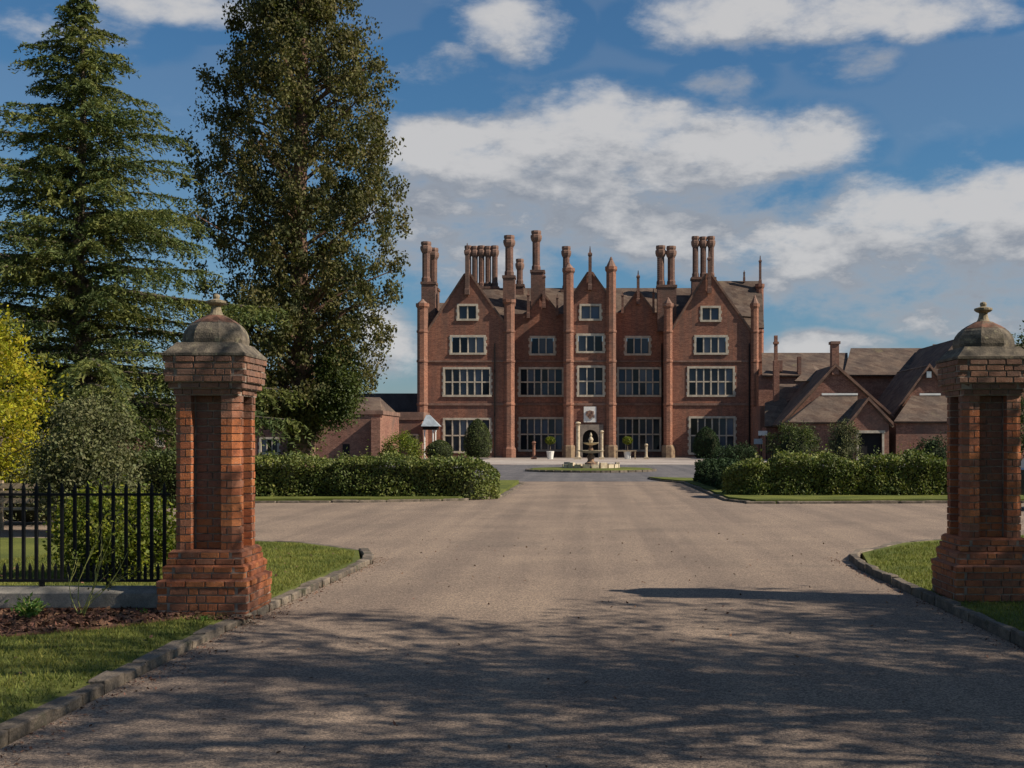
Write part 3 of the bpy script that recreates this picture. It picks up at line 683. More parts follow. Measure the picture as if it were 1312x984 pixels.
# yellow tree at left edge
def crown_tree(name, label, x, y, trunk_h, trunk_r, env, nclump, nleaf, lsize, m, bark, clr=.4, aspect=.55, group=None, squash=.8, nb=26, z0=LZ, lean=0, seed=0, edge=.55, droop=False):
    """env(zfraction 0..1)-> (z, radius)"""
    root = empty(name, label, 'tree', (x, y, z0), group=group)
    top = env(1)[0]; b = MB(); n = 10
    b.tube([(lean * (i / n) ** 2 + .12 * math.sin(i * 1.3 + seed), .1 * math.sin(i * .9), top * .97 * i / n) for i in range(n + 1)], [trunk_r * (1.25 if i == 0 else 1) * (1 - .93 * i / n) + .01 for i in range(n + 1)], 9)
    t_ = rng.uniform(0, 1, nclump); th = rng.uniform(0, 2 * math.pi, nclump); k = np.sqrt(rng.uniform(edge ** 2, 1.05, nclump))
    zr = np.array([env(q) for q in t_]); rad = zr[:, 1] * k * (.95 if droop else 1) * (1 + .16 * np.sin(3 * th + 9 * t_ + seed) + .08 * np.sin(7 * th - 23 * t_))
    CC = np.stack([np.cos(th) * rad + lean * (zr[:, 0] / top) ** 2, np.sin(th) * rad, zr[:, 0] + rng.normal(0, .2, nclump)], 1)
    order = rng.permutation(nclump)[:nb * 3]
    for i in order:
        e = CC[i]; s = max(.5, e[2] - np.hypot(e[0], e[1]) * .55)
        b.tube([(lean * (s / top) ** 2, 0, s), (e[0] * .5, e[1] * .5, s + (e[2] - s) * .62), tuple(e)], [max(.015, trunk_r * .28 * (1 - s / top * .8)), trunk_r * .13, .012], 5)
    b.build('trunk', bark, root)
    idx = rng.integers(0, nclump, nleaf); sc = clr * (.6 + .8 * rng.random(nclump))[idx][:, None]
    L = CC[idx] + np.clip(rng.normal(0, .55, (nleaf, 3)), -1.1, 1.1) * sc * np.array([1, 1, squash])
    ax = None
    if droop: ax = np.tile(np.array([[0, 0, -1.0]]), (nleaf, 1)) + rng.normal(0, .35, (nleaf, 3))
    leaves('crown', L, lsize, m, root, aspect=aspect, axis=ax); return root
crown_tree('yellow_tree', 'yellow-green leafed tree at the left edge of the picture', gx(-28, 23), 23, 1.3, .09, lambda t: (.9 + 3.1 * t, 1.35 * math.sin(math.pi * min(1, .16 + .80 * t)) ** .7), 260, 15000, .085, M_yellow, M_bark, clr=.26, nb=12, edge=.35)

# ------------------------------------------------------------------ cedar
def cedar(label, x, y, H, Rmax, nbr, seed=1, name='cedar_tree'):
    random.seed(seed)
    root = empty(name, label, 'tree', (x, y, LZ)); b = MB(); n = 12
    b.tube([(.08 * math.sin(i * .8), .06 * math.sin(i), H * i / n) for i in range(n + 1)], [.30 * (1 - i / n) ** .9 + .012 for i in range(n + 1)], 9)
    C = []; A = []
    for k in range(nbr):
        t_ = (k + random.random()) / nbr; z = 1.9 + (H - 2.1) * t_ ** .92
        prof = (1 - (z / H)) ** .92 * 1.16
        Lb = Rmax * prof * random.choice((1.0, 1.12, .9, .72, .5, 1.32)) * (1 + .18 * math.sin(z * 2.3)) + .16
        if z < 4.5: Lb *= .92
        a = k * 2.39996 + random.uniform(-.3, .3); rise = (random.uniform(-.05, .32) if random.random() < .7 else random.uniform(.3, .62)) * (1 if z > 5 else .5)
        pts = []; rad = []; ns = 7
        for i in range(ns + 1):
            s = i / ns; r = Lb * s; pts.append(Vector((math.cos(a) * r, math.sin(a) * r, z + Lb * (rise * s * 1.5 - (rise + .18) * s * s + .10 * s ** 3)))); rad.append(.05 * (1 - z / H) * (1 - .85 * s) * Lb / 2.2 + .006)
        b.tube(pts, rad, 5); fw = Vector((math.cos(a), math.sin(a), 0)); sd = Vector((-math.sin(a), math.cos(a), 0))
        nt = int(6 + Lb * 8)
        for j in range(nt):
            s = .10 + .90 * (j + random.random()) / nt; i = min(ns - 1, int(s * ns)); p = pts[i].lerp(pts[i + 1], s * ns - i)
            side = 1 if j % 2 else -1; tl = Lb * random.uniform(.13, .26) * (1.1 - .7 * s) + .22
            dirn = (fw * random.uniform(.5, 1) + sd * side * random.uniform(.5, 1) + Vector((0, 0, random.uniform(-.12, .06)))).normalized()
            nl = int(6 + tl * 27)
            for q in range(nl):
                u_ = q / nl; pp = p + dirn * tl * u_ + Vector((random.gauss(0, .035), random.gauss(0, .035), -.34 * tl * u_ * u_ * 2 + random.gauss(0, .02)))
                C.append(tuple(pp)); dd = (dirn + Vector((random.gauss(0, .5), random.gauss(0, .5), random.uniform(-.7, .0)))).normalized(); A.append(tuple(dd))
    b.build('trunk', M_bark, root)
    leaves('crown', np.array(C), .165, M_cedar, root, aspect=.28, up=.35, axis=np.array(A))
    return root, len(C)
r_, nc_ = cedar('tall layered cedar with drooping branches at the left', gx(104, 38), 38, 16.4, 5.9, 235); print('cedar sprays', nc_)

# ------------------------------------------------------------------ big tree
ENV = [(585, 0.0), (562, 6), (545, 30), (520, 70), (480, 96), (420, 112), (360, 122), (300, 132), (200, 128), (100, 112), (0, 76), (-120, 46), (-230, 22), (-260, 4)]
DB = 50.0
def envb(t_):
    z = .9 + (gz(-260, DB) - .9) * t_
    py = 565 - (z - EYE) * F / DB
    for i in range(len(ENV) - 1):
        if ENV[i + 1][0] <= py <= ENV[i][0]:
            u_ = (ENV[i][0] - py) / (ENV[i][0] - ENV[i + 1][0]); return z, (ENV[i][1] * (1 - u_) + ENV[i + 1][1] * u_) * DB / F
    return z, .1
bt = crown_tree('tall_tree', 'very tall broad brown-green tree standing behind the left hedge', gx(386, DB), DB, 20, .50, envb, 2100, 200000, .15, M_oak, M_redbark, clr=.36, aspect=.62, nb=70, squash=1.1, edge=.10, droop=True)
def low_part(cx, cz, rx, rz, n, m):
    v = unit(rng.normal(size=(n // 40, 3))) * rng.uniform(.45, 1, (n // 40, 1)) * np.array([rx, rx * .8, rz]) + np.array([cx, -1.2, cz])
    leaves('low_foliage', v[rng.integers(0, len(v), n)] + rng.normal(0, .16, (n, 3)), .12, m, bt, aspect=.6)
low_part(1.75, 3.9, 1.1, 1.8, 9000, M_ivy); low_part(-1.5, 3.4, .6, 1.2, 4000, M_dark)

# ------------------------------------------------------------------ trees beyond and right
crown_tree('background_tree', 'leafy tree behind the right gate pillar at the right edge', gx(1345, 60), 60, 3, .25, lambda t: (.8 + 6.6 * t, 2.9 * math.sin(math.pi * min(1, .14 + .82 * t)) ** .7), 240, 14000, .16, M_ivy, M_bark, clr=.6, nb=14)
def treeline(label, x0, x1, y0, y1, h, n, m):
    nc = int(abs(x1 - x0) * 1.2); cx = rng.uniform(min(x0, x1), max(x0, x1), nc); cy = rng.uniform(y0, y1, nc); hh = h * rng.uniform(.55, 1, nc)
    i = rng.integers(0, nc, n); C = np.stack([cx[i] + rng.normal(0, 1.6, n), cy[i] + rng.normal(0, 1.6, n), np.clip(hh[i] * rng.uniform(0, 1, n) ** .7 + rng.normal(0, .5, n), .1, None)], 1)
    o = leaves('woodland', C, .55, m, None, aspect=.6); tag(o, label, 'woodland', kind='stuff')
treeline('distant dark woodland beyond the buildings on the left', -110, -48, 145, 165, 8, 15000, M_dark)
treeline('distant dark woodland beyond the buildings on the right', 48, 120, 150, 170, 8, 15000, M_ivy)

# ------------------------------------------------------------------ bare trees to the right of the view whose shadows fall over the drive
def bare_tree(label, x, y, H, seed, n_leaf=6000, r0=.22, spread=.55, levels=5):
    random.seed(seed); root = empty('bare_tree', label, 'tree', (x, y, LZ)); b = MB(); tips = []
    def br(p, d, L, r, lv):
        pts = [p]; rad = [r]; k = 4
        for i in range(k):
            d = (d + Vector((random.gauss(0, .13), random.gauss(0, .13), random.gauss(.03, .09)))).normalized(); pts.append(pts[-1] + d * L / k); rad.append(r * (1 - .42 * (i + 1) / k))
        b.tube(pts, rad, 6 if lv < 2 else 3)
        if lv >= levels - 2: tips.extend(pts[2:])
        if lv >= levels: return
        for j in range(3 if lv else 5):
            s = random.choice((2, 3, 4)) if lv else random.choice((1, 2, 3, 4)); q = pts[s]
            nd = (d * .75 + Vector((random.gauss(0, spread), random.gauss(0, spread), random.uniform(-.1, .45)))).normalized()
            br(q, nd, L * random.uniform(.62, .82), rad[s] * .68, lv + 1)
        br(pts[-1], d, L * .78, rad[-1], lv + 1)
    br(Vector((0, 0, 0)), Vector((0, 0, 1)), H * .30, r0, 0)
    b.build('trunk', M_bark, root)
    T_ = np.array([tuple(t_) for t_ in tips]); idx = rng.integers(0, len(T_), n_leaf)
    nk = max(60, len(T_) // 9); T_ = T_[rng.permutation(len(T_))[:nk]]; idx = rng.integers(0, nk, n_leaf)
    leaves('crown', T_[idx] + rng.normal(0, .20, (n_leaf, 3)), .15, M_lime, root, aspect=.5)
    print(label, len(b.f), len(tips)); return root
bare_tree('bare spreading tree outside the picture right of the gate', 11.8, 6.7, 10.5, 3, 15000)
bare_tree('bare tree outside the picture close beside the drive', 8.0, 5.7, 12.0, 12, 12000)
bare_tree('bare spreading tree outside the picture nearer the camera', 9.0, -0.8, 14, 5, 16000)
bare_tree('taller bare tree outside the picture at the far right', 14.5, 1.8, 13, 8, 12000)

# ------------------------------------------------------------------ the house
DH = 116.0; HS = F / DH
def hx(px): return (px - 756) * DH / F
def hz(py, d=DH): return gz(py, d)
house = empty('manor_house', 'large red-brick gabled manor house with many tall chimneys at the end of the drive', 'house', (0, DH, 0))
def HP(mb, name, m, par=None):
    mb.v = [(x, y - DH, z) for x, y, z in mb.v] if par is None or par is house else mb.v
    return mb.build(name, m, par or house)
def wall_panel(name, outline, holes, yf, th, m, parent, base_y):
    cu = bpy.data.curves.new(name, 'CURVE'); cu.dimensions = '2D'; cu.fill_mode = 'BOTH'; cu.extrude = th / 2
    for pts in [outline] + [[(a, c), (b, c), (b, d), (a, d)] for a, b, c, d in holes]:
        sp = cu.splines.new('POLY'); sp.points.add(len(pts) - 1); sp.use_cyclic_u = True
        for i, (x, z) in enumerate(pts): sp.points[i].co = (x, z, 0, 1)
    t_ = bpy.data.objects.new('tmp', cu); me = bpy.data.meshes.new_from_object(t_); bpy.data.objects.remove(t_)
    me.name = name; me.transform(Matrix.Translation((0, yf + th / 2 - base_y, 0)) @ Matrix.Rotation(R(90), 4, 'X'))
    me.materials.clear(); me.materials.append(m); o = bpy.data.objects.new(name, me); return link(o, parent)
pane_mesh = MB().box(-.5, .5, -.5, .5, -.5, .5).mesh('pane', M_glass)
bar_mesh = MB().box(-.5, .5, -.5, .5, -.5, .5).mesh('mullion', M_stone)
def window(x0, x1, z0, z1, yf, n, rows, parent, base_y, fw=.16, mw=.12, label=None, lead=True, kink=.5):
    """stone mullioned window set in a hole x0..x1,z0..z1 of a wall whose face is at yf"""
    wr = MB(); a, b, c, d = x0, x1, z0, z1; Y0, Y1 = yf - .06 - base_y, yf + .3 - base_y
    wr.box(a - .04, a + fw, Y0, Y1, c + fw, d - fw); wr.box(b - fw, b + .04, Y0, Y1, c + fw, d - fw)
    wr.box(a - .04, b + .04, Y0, Y1, d - fw, d + .05); wr.box(a - .08, b + .08, Y0 - .06, Y1, c - .04, c + fw)
    # quoin blocks keyed into the brickwork either side
    k = 0; z = c + .15
    while z < d - .3:
        if k % 2 == 0:
            wr.box(a - .15, a - .042, Y0 + .025, Y1, z, z + .3); wr.box(b + .042, b + .15, Y0 + .025, Y1, z, z + .3)
        z += .32; k += 1
    wn = wr.build('window', M_stone, parent)
    if label: wn['label'] = label
    ia, ib, ic, id_ = a + fw, b - fw, c + fw, d - fw; lw = (ib - ia) / n
    zs = [ic, ic + (id_ - ic) * kink, id_] if rows == 2 else [ic, id_]
    for i in range(1, n):
        o = bpy.data.objects.new('mullion', bar_mesh); link(o, wn); o.location = (ia + lw * i, Y0 + .17, (ic + id_) / 2); o.scale = (mw * (1.25 if n == 6 and i == 3 else 1), .2, id_ - ic)
    if rows == 2:
        o = bpy.data.objects.new('transom', bar_mesh); link(o, wn); o.location = ((ia + ib) / 2, Y0 + .175, zs[1]); o.scale = (ib - ia, .19, mw * 1.1)
    for i in range(n):
        for r_ in range(rows):
            o = bpy.data.objects.new('pane', pane_mesh); link(o, wn); o.location = (ia + lw * (i + .5), Y0 + .27, (zs[r_] + zs[r_ + 1]) / 2)
            o.scale = (lw - mw * .6, .02, zs[r_ + 1] - zs[r_] - .04); o.rotation_euler = (random.uniform(-.03, .03), 0, random.uniform(-.02, .02))
    return wn
REC = 3.0       # the two recessed bays stand this much back
YW, YB, YC = DH, DH + REC, DH + .25
def wins(lst, yf): return [(gx(a, yf), gx(b, yf), gz(d, yf), gz(c, yf)) for (a, b, c, d, n, r) in lst]
# ---- walls and windows
WL = [(568, 629, 536, 580, 6, 2), (568, 629, 471, 508, 6, 2), (577, 622, 430, 454, 4, 1), (586, 612, 390, 410.5, 2, 1)]
WR = [(883, 942, 534, 582, 6, 2), (881, 941, 470, 508, 6, 2), (890, 932, 430, 454, 4, 1), (898, 923, 392.5, 412, 2, 1)]
WBL = [(665, 722, 535, 578, 6, 2), (665, 722, 471, 508, 6, 2), (679, 711, 431, 455, 3, 1)]
WBR = [(791, 847, 535, 578, 6, 2), (791, 847, 471, 508, 6, 2), (801, 833, 431, 455, 3, 1)]
WC = [(740, 774, 469, 508, 3, 2), (739, 774, 428, 452, 3, 1), (743, 770, 390, 410.5, 2, 1)]
def face(lst, outline_px, yf, door=None):
    hs = wins(lst, yf); allh = list(hs)
    if door: allh.append(door)
    wall_panel('wall', [(gx(x, yf), gz(y, yf)) for x, y in outline_px], allh, yf, .5, M_hbrick, house, DH)
    for (a, b, c, d), q in zip(hs, lst): window(a, b, c, d, yf, q[4], q[5], house, DH)
face(WL, [(541, 589), (652, 589), (652, 421), (603, 350), (595, 350), (541, 430)], YW)
face(WR, [(856, 589), (967, 589), (967, 430), (912, 350), (904, 350), (856, 425)], YW)
face(WBL, [(648, 588.5), (730, 588.5), (730, 402), (716, 402), (697, 377), (694, 377), (675, 402), (648, 402)], YB)
face(WBR, [(780, 588.5), (860, 588.5), (860, 402), (838, 400), (820, 374), (815, 374), (797, 400), (780, 402)], YB)
dz1 = gz(549, YC)
face(WC, [(728, 589), (784, 589), (784, 384), (776, 376), (759, 348), (753, 348), (736, 376), (728, 384)], YC, door=(gx(746.5, YC), gx(766.5, YC), .05, dz1))
# side and rear body
b = MB(); eav = hz(421)
b.box(hx(537) - .02, hx(537) + .5, YW + .6, YW + 16, 0, eav); b.box(hx(970) - .5, hx(970), YW + .6, YW + 16, 0, eav)
b.box(hx(656) - .5, hx(656), YW + .5, YB, 0, eav); b.box(hx(852), hx(852) + .5, YW + .5, YB, 0, eav)
b.box(hx(537) + .5, hx(970) - .5, YW + 15, YW + 15.5, 0, eav)
b.box(hx(735) - .5, hx(735), YC + .5, YB, 0, gz(400, YB)); b.box(hx(777), hx(777) + .5, YC + .5, YB, 0, gz(400, YB))
HP(b, 'side_wall', M_hbrick)
# string courses (project slightly), butting at the turrets
for (xa, xb, yf) in ((548, 646, YW), (862, 961, YW), (660, 722, YB), (789, 850, YB), (735, 777, YC)):
    for py, t_ in ((518, .22), (463, .16), (585.5, .25)):
        if py > 580 and yf == YC: continue
        MB().box(gx(xa, yf), gx(xb, yf), yf - .1 - DH, yf - .003 - DH, gz(py, yf) - t_ / 2, gz(py, yf) + t_ / 2).build('string_course', M_stoned, house)
# gable copings
def coping(pts, yf, w_=.17, prot=.10, m=M_coping):
    for (xa, ya), (xb, yb) in zip(pts[:-1], pts[1:]):
        A = Vector((gx(xa, yf), 0, gz(ya, yf))); B_ = Vector((gx(xb, yf), 0, gz(yb, yf))); t_ = (B_ - A).normalized(); n_ = Vector((-t_.z, 0, t_.x))
        if n_.z < 0: n_ = -n_
        q = [A - n_ * .03, B_ - n_ * .03, B_ + n_ * w_, A + n_ * w_]
        MB().prism_xz([(v.x, v.z) for v in q], yf - prot - DH, yf + .55 - DH).build('coping', m, house)
coping([(547, 427), (596, 352)], YW); coping([(602, 352), (649, 419)], YW)
coping([(861, 424), (905, 352)], YW); coping([(911, 352), (964, 428)], YW)
coping([(735, 378), (754, 349.5)], YC); coping([(758, 349.5), (778, 378)], YC)
coping([(676, 401), (695, 377)], YB, .16); coping([(696, 377), (715, 401)], YB, .16)
coping([(798, 399), (817, 374)], YB, .16); coping([(818, 374), (837, 399)], YB, .16)
# ---- roofs
def slope(name, quad, m=M_roof, th=.18, par=house, by=DH):
    """slab from four (x,y,z) corners"""
    P = [Vector((p[0], p[1] - by, p[2])) for p in quad]; n_ = (P[1] - P[0]).cross(P[2] - P[0]).normalized()
    if n_.z < 0: n_ = -n_
    v = [p for p in P] + [p - n_ * th for p in P]; k = len(P)
    return MB().add(v, [tuple(range(k)), tuple(range(2 * k - 1, k - 1, -1))] + [(i, i + k, (i + 1) % k + k, (i + 1) % k) for i in range(k)]).build(name, m, par)
def gable_roof(xl, xr, xa, ze, za, y0, y1, par=house, by=DH, m=M_roof, ov=.0):
    slope('roof', [(xa, y0, za), (xa, y1, za), (xl - ov, y1, ze), (xl - ov, y0, ze)], m, par=par, by=by)
    slope('roof', [(xa, y0, za), (xa, y1, za), (xr + ov, y1, ze), (xr + ov, y0, ze)], m, par=par, by=by)
gable_roof(hx(541), hx(655), hx(599), hz(428), hz(356), YW + .52, YW + 16)
gable_roof(hx(856), hx(967), hx(908), hz(428), hz(356), YW + .52, YW + 16)
YR = YB + 5.5
zr = gz(369, YR); slope('roof', [(hx(600), YR, zr), (hx(930), YR, zr), (hx(930), YB + .3, gz(408, YB)), (hx(600), YB + .3, gz(408, YB))])
slope('roof', [(hx(600), YR, zr), (hx(930), YR, zr), (hx(930), YR + 6, gz(408, YB)), (hx(600), YR + 6, gz(408, YB))])
gable_roof(gx(730, YC), gx(782, YC), gx(756, YC), gz(392, YC), gz(354, YC), YC + .5, YR)
gable_roof(gx(674, YB), gx(717, YB), gx(695.5, YB), gz(404, YB), gz(379, YB), YB + .5, YR - 1)
gable_roof(gx(797, YB), gx(838, YB), gx(817.5, YB), gz(403, YB), gz(377, YB), YB + .5, YR - 1)
# right hand rear range ridge seen beyond the right gable
yq = YW + 7
slope('roof', [(gx(905, yq), yq, gz(360, yq)), (gx(976, yq), yq, gz(360, yq)), (gx(979, yq - 5), yq - 5, gz(420, yq - 5)), (gx(905, yq - 5), yq - 5, gz(420, yq - 5))])
slope('roof', [(gx(545, yq), yq, gz(388, yq)), (gx(600, yq), yq, gz(388, yq)), (gx(600, yq - 5), yq - 5, gz(428, yq - 5)), (gx(545, yq - 5), yq - 5, gz(428, yq - 5))])
# dormer-like small gable on right slope
slope('roof', [(gx(938, YW + 2), YW + 2.5, gz(386, YW)), (gx(966, YW + 2), YW + 2.5, gz(390, YW)), (gx(968, YW), YW + .8, gz(405, YW)), (gx(944, YW), YW + .8, gz(403, YW))])
# ---- turrets (octagonal) and pinnacles
r8 = 1 / math.cos(math.pi / 8)
def turret(px, ytop, rpx, yf, tip=None, m=M_tbrick, zb=0):
    x = gx(px, yf); r = rpx * yf / F; T_ = gz(ytop, yf)
    pr = [(r * 1.25, zb), (r * 1.25, zb + .9), (r * 1.05, zb + 1.1), (r, zb + 1.15)]
    for py in (518, 463, 425):
        zz = gz(py, yf)
        if zz < T_ - 1: pr += [(r, zz - .15), (r * 1.12, zz - .08), (r * 1.12, zz + .08), (r, zz + .15)]
    pr += [(r, T_ - .5), (r * 1.25, T_ - .3), (r * 1.25, T_)]
    o = MB().lathe([(a * r8, z_) for a, z_ in pr], 8, x, yf - DH).build('turret', m, house)
    if tip is not None:
        tz = gz(tip, yf); h_ = tz - T_
        MB().lathe([(r * 1.1, T_ + .002), (r * .75, T_ + h_ * .35), (r * .35, T_ + h_ * .7), (r * .38, T_ + h_ * .75), (.05, tz)], 8, x, yf - DH).build('cap', M_stoned, o)
    return o
turret(541.5, 389, 6.6, YW, 383); turret(652.5, 384, 6.6, YW + .1, None)
turret(728.5, 344, 6.4, YC, 336); turret(783, 342, 6.2, YC, 329)
turret(856, 389, 5.4, YW, 381); turret(967, 389, 4.8, YW, 378)
turret(973.5, 364, 4.6, YW + 6, None, m=M_hbrick); 
def pinnacle(px, y0, y1, wpx, yf, m=M_cbrick, name='pinnacle'):
    x = gx(px, yf); h_ = wpx * yf / F / 2; za, zb = gz(y0, yf), gz(y1, yf)
    MB().lathe([(h_ * 1.25, za), (h_ * 1.25, za + .5), (h_, za + .6), (h_, zb - (zb - za) * .22), (h_ * 1.3, zb - (zb - za) * .21), (h_ * 1.3, zb - (zb - za) * .17), (h_ * .55, zb - (zb - za) * .14), (.04, zb)], 4, x, yf - .28 - DH).build(name, m, house)
pinnacle(599, 378, 312, 7, YW); pinnacle(756, 372, 316, 6, YC); pinnacle(908.5, 376, 322, 6, YW)
pinnacle(677, 408, 372, 4.5, YB); pinnacle(697, 395, 346, 5, YB); pinnacle(714, 405, 377, 4, YB)
pinnacle(797.5, 402, 374, 4, YB); pinnacle(817.5, 390, 347, 5, YB); pinnacle(837, 402, 370, 4, YB)
pinnacle(973.5, 366, 328, 4, YW + 6.3); pinnacle(953, 362, 347, 3, YW + 7)
# ---- chimneys
def chimney(cx, ybot, ybase, ytop, wpx, xs, sw, yf, n=8):
    """stack: base block, octagonal shafts xs (photo px), caps"""
    root = MB().box(gx(cx - wpx / 2, yf), gx(cx + wpx / 2, yf), yf - .7 - DH, yf + .7 - DH, gz(ybot, yf), gz(ybase, yf) - .25)
    root.box(gx(cx - wpx / 2, yf) - .08, gx(cx + wpx / 2, yf) + .08, yf - .78 - DH, yf + .78 - DH, gz(ybase, yf) - .25, gz(ybase, yf))
    o = root.build('chimney', M_cbrick, house)
    for k, px in enumerate(xs):
        r = sw / 2 * yf / F; z0, z1 = gz(ybase, yf), gz(ytop + (k % 2) * .6, yf); x = gx(px, yf)
        MB().lathe([(a * r8, z_) for a, z_ in [(r * 1.18, z0 + .002), (r * 1.18, z0 + .4), (r, z0 + .55), (r, z1 - 1.15)]], 8, x, yf - DH).build('chimney_shaft', M_cbrick, o)
        MB().lathe([(a * r8, z_) for a, z_ in [(r * 1.05, z1 - 1.148), (r * 1.35, z1 - .95), (r * 1.5, z1 - .75), (r * 1.5, z1 - .5), (r * 1.2, z1 - .42), (r * 1.35, z1 - .2), (r * 1.3, z1), (r * .8, z1 + .02)]], 8, x, yf - DH).build('chimney_cap', M_stoned, o)
chimney(550, 425, 362, 310, 18, [546], 9.5, YW + 2.5); chimney(555, 425, 370, 318, 14, [555.5], 9, YW + 4.6)
chimney(616, 400, 368, 315, 46, [600, 608.5, 617, 625.5, 634], 7.0, YW + 9)
chimney(652.5, 392, 354, 302, 15, [652.5], 10, YW + 1.2)
chimney(666, 400, 365, 332, 11, [666], 7.5, YW + 8); chimney(689, 402, 347, 296, 17, [687], 9.5, YB + 2.2)
chimney(726, 400, 372, 316, 13, [725.5], 8.5, YR)
chimney(854, 425, 366, 315, 24, [846.5, 860], 9, YW + 2.6)
chimney(901, 380, 356, 303, 30, [891, 901, 911], 7.2, YW + 6)
# lower-right brick chimney side and downpipes
for px in (634, 723.5, 848, 960):
    yy = (YW if px in (634, 960) else YB) - .08
    MB().box(gx(px, yy) - .06, gx(px, yy) + .06, yy - .08 - DH, yy - DH, .03, gz(440, yy)).build('drainpipe', M_black, house)
# ---- entrance
b = MB(); ya = YC - .35
aw0, aw1 = gx(746.5, YC), gx(766.5, YC); sp_ = 2.0; cxm = (aw0 + aw1) / 2; rr_ = (aw1 - aw0) / 2
ox0, ox1, oz = gx(740, YC), gx(773, YC), gz(544, YC)
arch = [(ox0, 0.04), (aw0, .04), (aw0, sp_)] + [(cxm - rr_ * math.cos(t_ * math.pi / 8), sp_ + (dz1 - .12 - sp_) * math.sin(t_ * math.pi / 8)) for t_ in range(1, 8)] + [(aw1, sp_), (aw1, .04), (ox1, .04), (ox1, oz), (ox0, oz)]
pm = wall_panel('door_surround', arch, [], YC - .25, .32, M_doorstone, house, DH)
MB().box(aw0, aw1, YC + .25 - DH, YC + .35 - DH, .04, dz1).build('door', M_black, house)
em = MB(); ex0, ex1, ez0, ez1 = gx(748, YC), gx(764, YC), gz(541, YC), gz(521, YC)
em.box(ex0, ex1, YC - .16 - DH, YC - .004 - DH, ez0, ez1); e_ = em.build('crest_panel', M_white, house)
cxe, cze = (ex0 + ex1) / 2, (ez0 + ez1) / 2
q = MB(); q.prism_xz([(cxe - .38, cze + .30), (cxe, cze + .40), (cxe + .38, cze + .30), (cxe + .36, cze - .1), (cxe, cze - .5), (cxe - .36, cze - .1)], YC - .24 - DH, YC - .162 - DH)
for a in range(6): q.box(cxe - .42 + a * .15, cxe - .35 + a * .15, YC - .27 - DH, YC - .2 - DH, cze + .25 * math.sin(a * 2.1) - .12, cze + .25 * math.sin(a * 2.1) + .12)
q.build('carved_crest', M_stoned, e_)
# pale stone plinths at the turret feet
for px in (728.5, 783, 856): 
    xx = gx(px, YC); MB().lathe([(.70, 0.03), (.70, 1.15), (.62, 1.3)], 8, xx, (YC if px != 856 else YW) - DH).build('turret_plinth', M_plinth, house)
MB().box(gx(545, YW), gx(965, YW), YW - 3.2 - DH, YW - 1.4 - DH, .02, .06).build('step', M_paving, house)

# ------------------------------------------------------------------ left annexe
A1 = empty('brick_annexe', 'low red-brick annexe with hipped tile roof joined to the left end of the manor house', 'building', (0, 102, 0))
d = 102; by = d
ht = gz(531, d)
MB().box(gx(395, d), gx(489.5, d), 0, 9, 0, ht).build('wall', M_abrick, A1)
MB().box(gx(478, d), gx(489.5, d) + .004, -.9, -.004, 0, ht - .3).build('buttress', M_abrick, A1)
MB().box(gx(388, d), gx(489.5, d) + .1, -.12, 9.1, ht + .004, ht + .35).build('parapet', M_stoned, A1)
x0, x1 = gx(420, d), gx(487, d); zt = gz(509, d + 4)
MB().add([(x0, .5, ht + .3), (x1, .5, ht + .3), (x1, 9, ht + .3), (x0, 9, ht + .3), (gx(446, d), 4, zt), (gx(476, d), 4, zt)], [(0, 1, 5, 4), (1, 2, 5), (2, 3, 4, 5), (3, 0, 4), (0, 3, 2, 1)]).build('roof', M_roof, A1)
w_ = MB().box(gx(439, d), gx(448, d), -.05, .1, gz(583, d), gz(569, d)).build('window', M_black, A1)
d2 = 112
MB().box(gx(505, d2), gx(541, d2), 10, 14, 0, gz(538, d2)).build('wall', M_abrick, A1)
MB().box(gx(505, d2), gx(543, d2), 9.9, 14, gz(538, d2) + .003, gz(528, d2)).build('parapet', M_stoned, A1)
wn = MB().box(gx(523, d2), gx(536, d2), 9.86, 10.1, gz(573, d2), gz(556, d2)).build('window', M_stone, A1)
MB().box(gx(526, d2), gx(533, d2), 9.83, 9.9, gz(571, d2), gz(558, d2)).build('pane', M_glass, wn)
MB().prism_xz([(gx(440, 120), gz(528, 120)), (gx(540, 120), gz(528, 120)), (gx(540, 120), gz(504, 120)), (gx(460, 120), gz(504, 120))], 18, 22).build('roof', M_shadedroof, A1)
# long back wall further left
A2 = empty('garden_wing', 'long low brick wing seen through the trees left of the tall tree', 'building', (0, 106, 0)); d = 106
hs = [(gx(198, d), gx(210, d), 1.2, 3.2), (gx(333, d), gx(357, d), .5, 2.0)]
wall_panel('wall', [(gx(20, d), 0), (gx(394, d), 0), (gx(394, d), 3.4), (gx(20, d), 3.4)], hs, d, .5, M_abrick, A2, d)
for a, b_, c, e in hs: window(a, b_, c, e, d, 3, 1, A2, d, fw=.12, mw=.08)
slope('roof', [(gx(18, d), d - .4, 3.3), (gx(396, d), d - .4, 3.3), (gx(390, d), d + 5, 5.6), (gx(24, d), d + 5, 5.6)], par=A2, by=d)
# porch with lead canopy by the left turret
p1 = empty('porch', 'small white porch with lead canopy beside the leftmost turret', 'porch', (gx(551, 111), 111, 0)); d = 111; p1.scale = (.85, .85, .92)
for x in (-.62, .32, .60): MB().lathe([(.13, .03), (.13, .2), (.09, .25), (.085, 2.75), (.13, 2.85), (.13, 3.0)], 10, x, 0).build('column', M_white, p1)
MB().box(-.8, .8, -.2, 1.4, 3.0, 3.35).build('beam', M_black, p1)
MB().add([(-.95, -.4, 3.36), (1.1, -.4, 3.36), (1.1, 1.5, 3.36), (-.95, 1.5, 3.36), (-.5, .6, 4.55), (-.1, .6, 4.55)], [(0, 1, 5, 4), (1, 2, 5), (2, 3, 4, 5), (3, 0, 4), (3, 2, 1, 0)]).build('canopy', M_lead, p1)

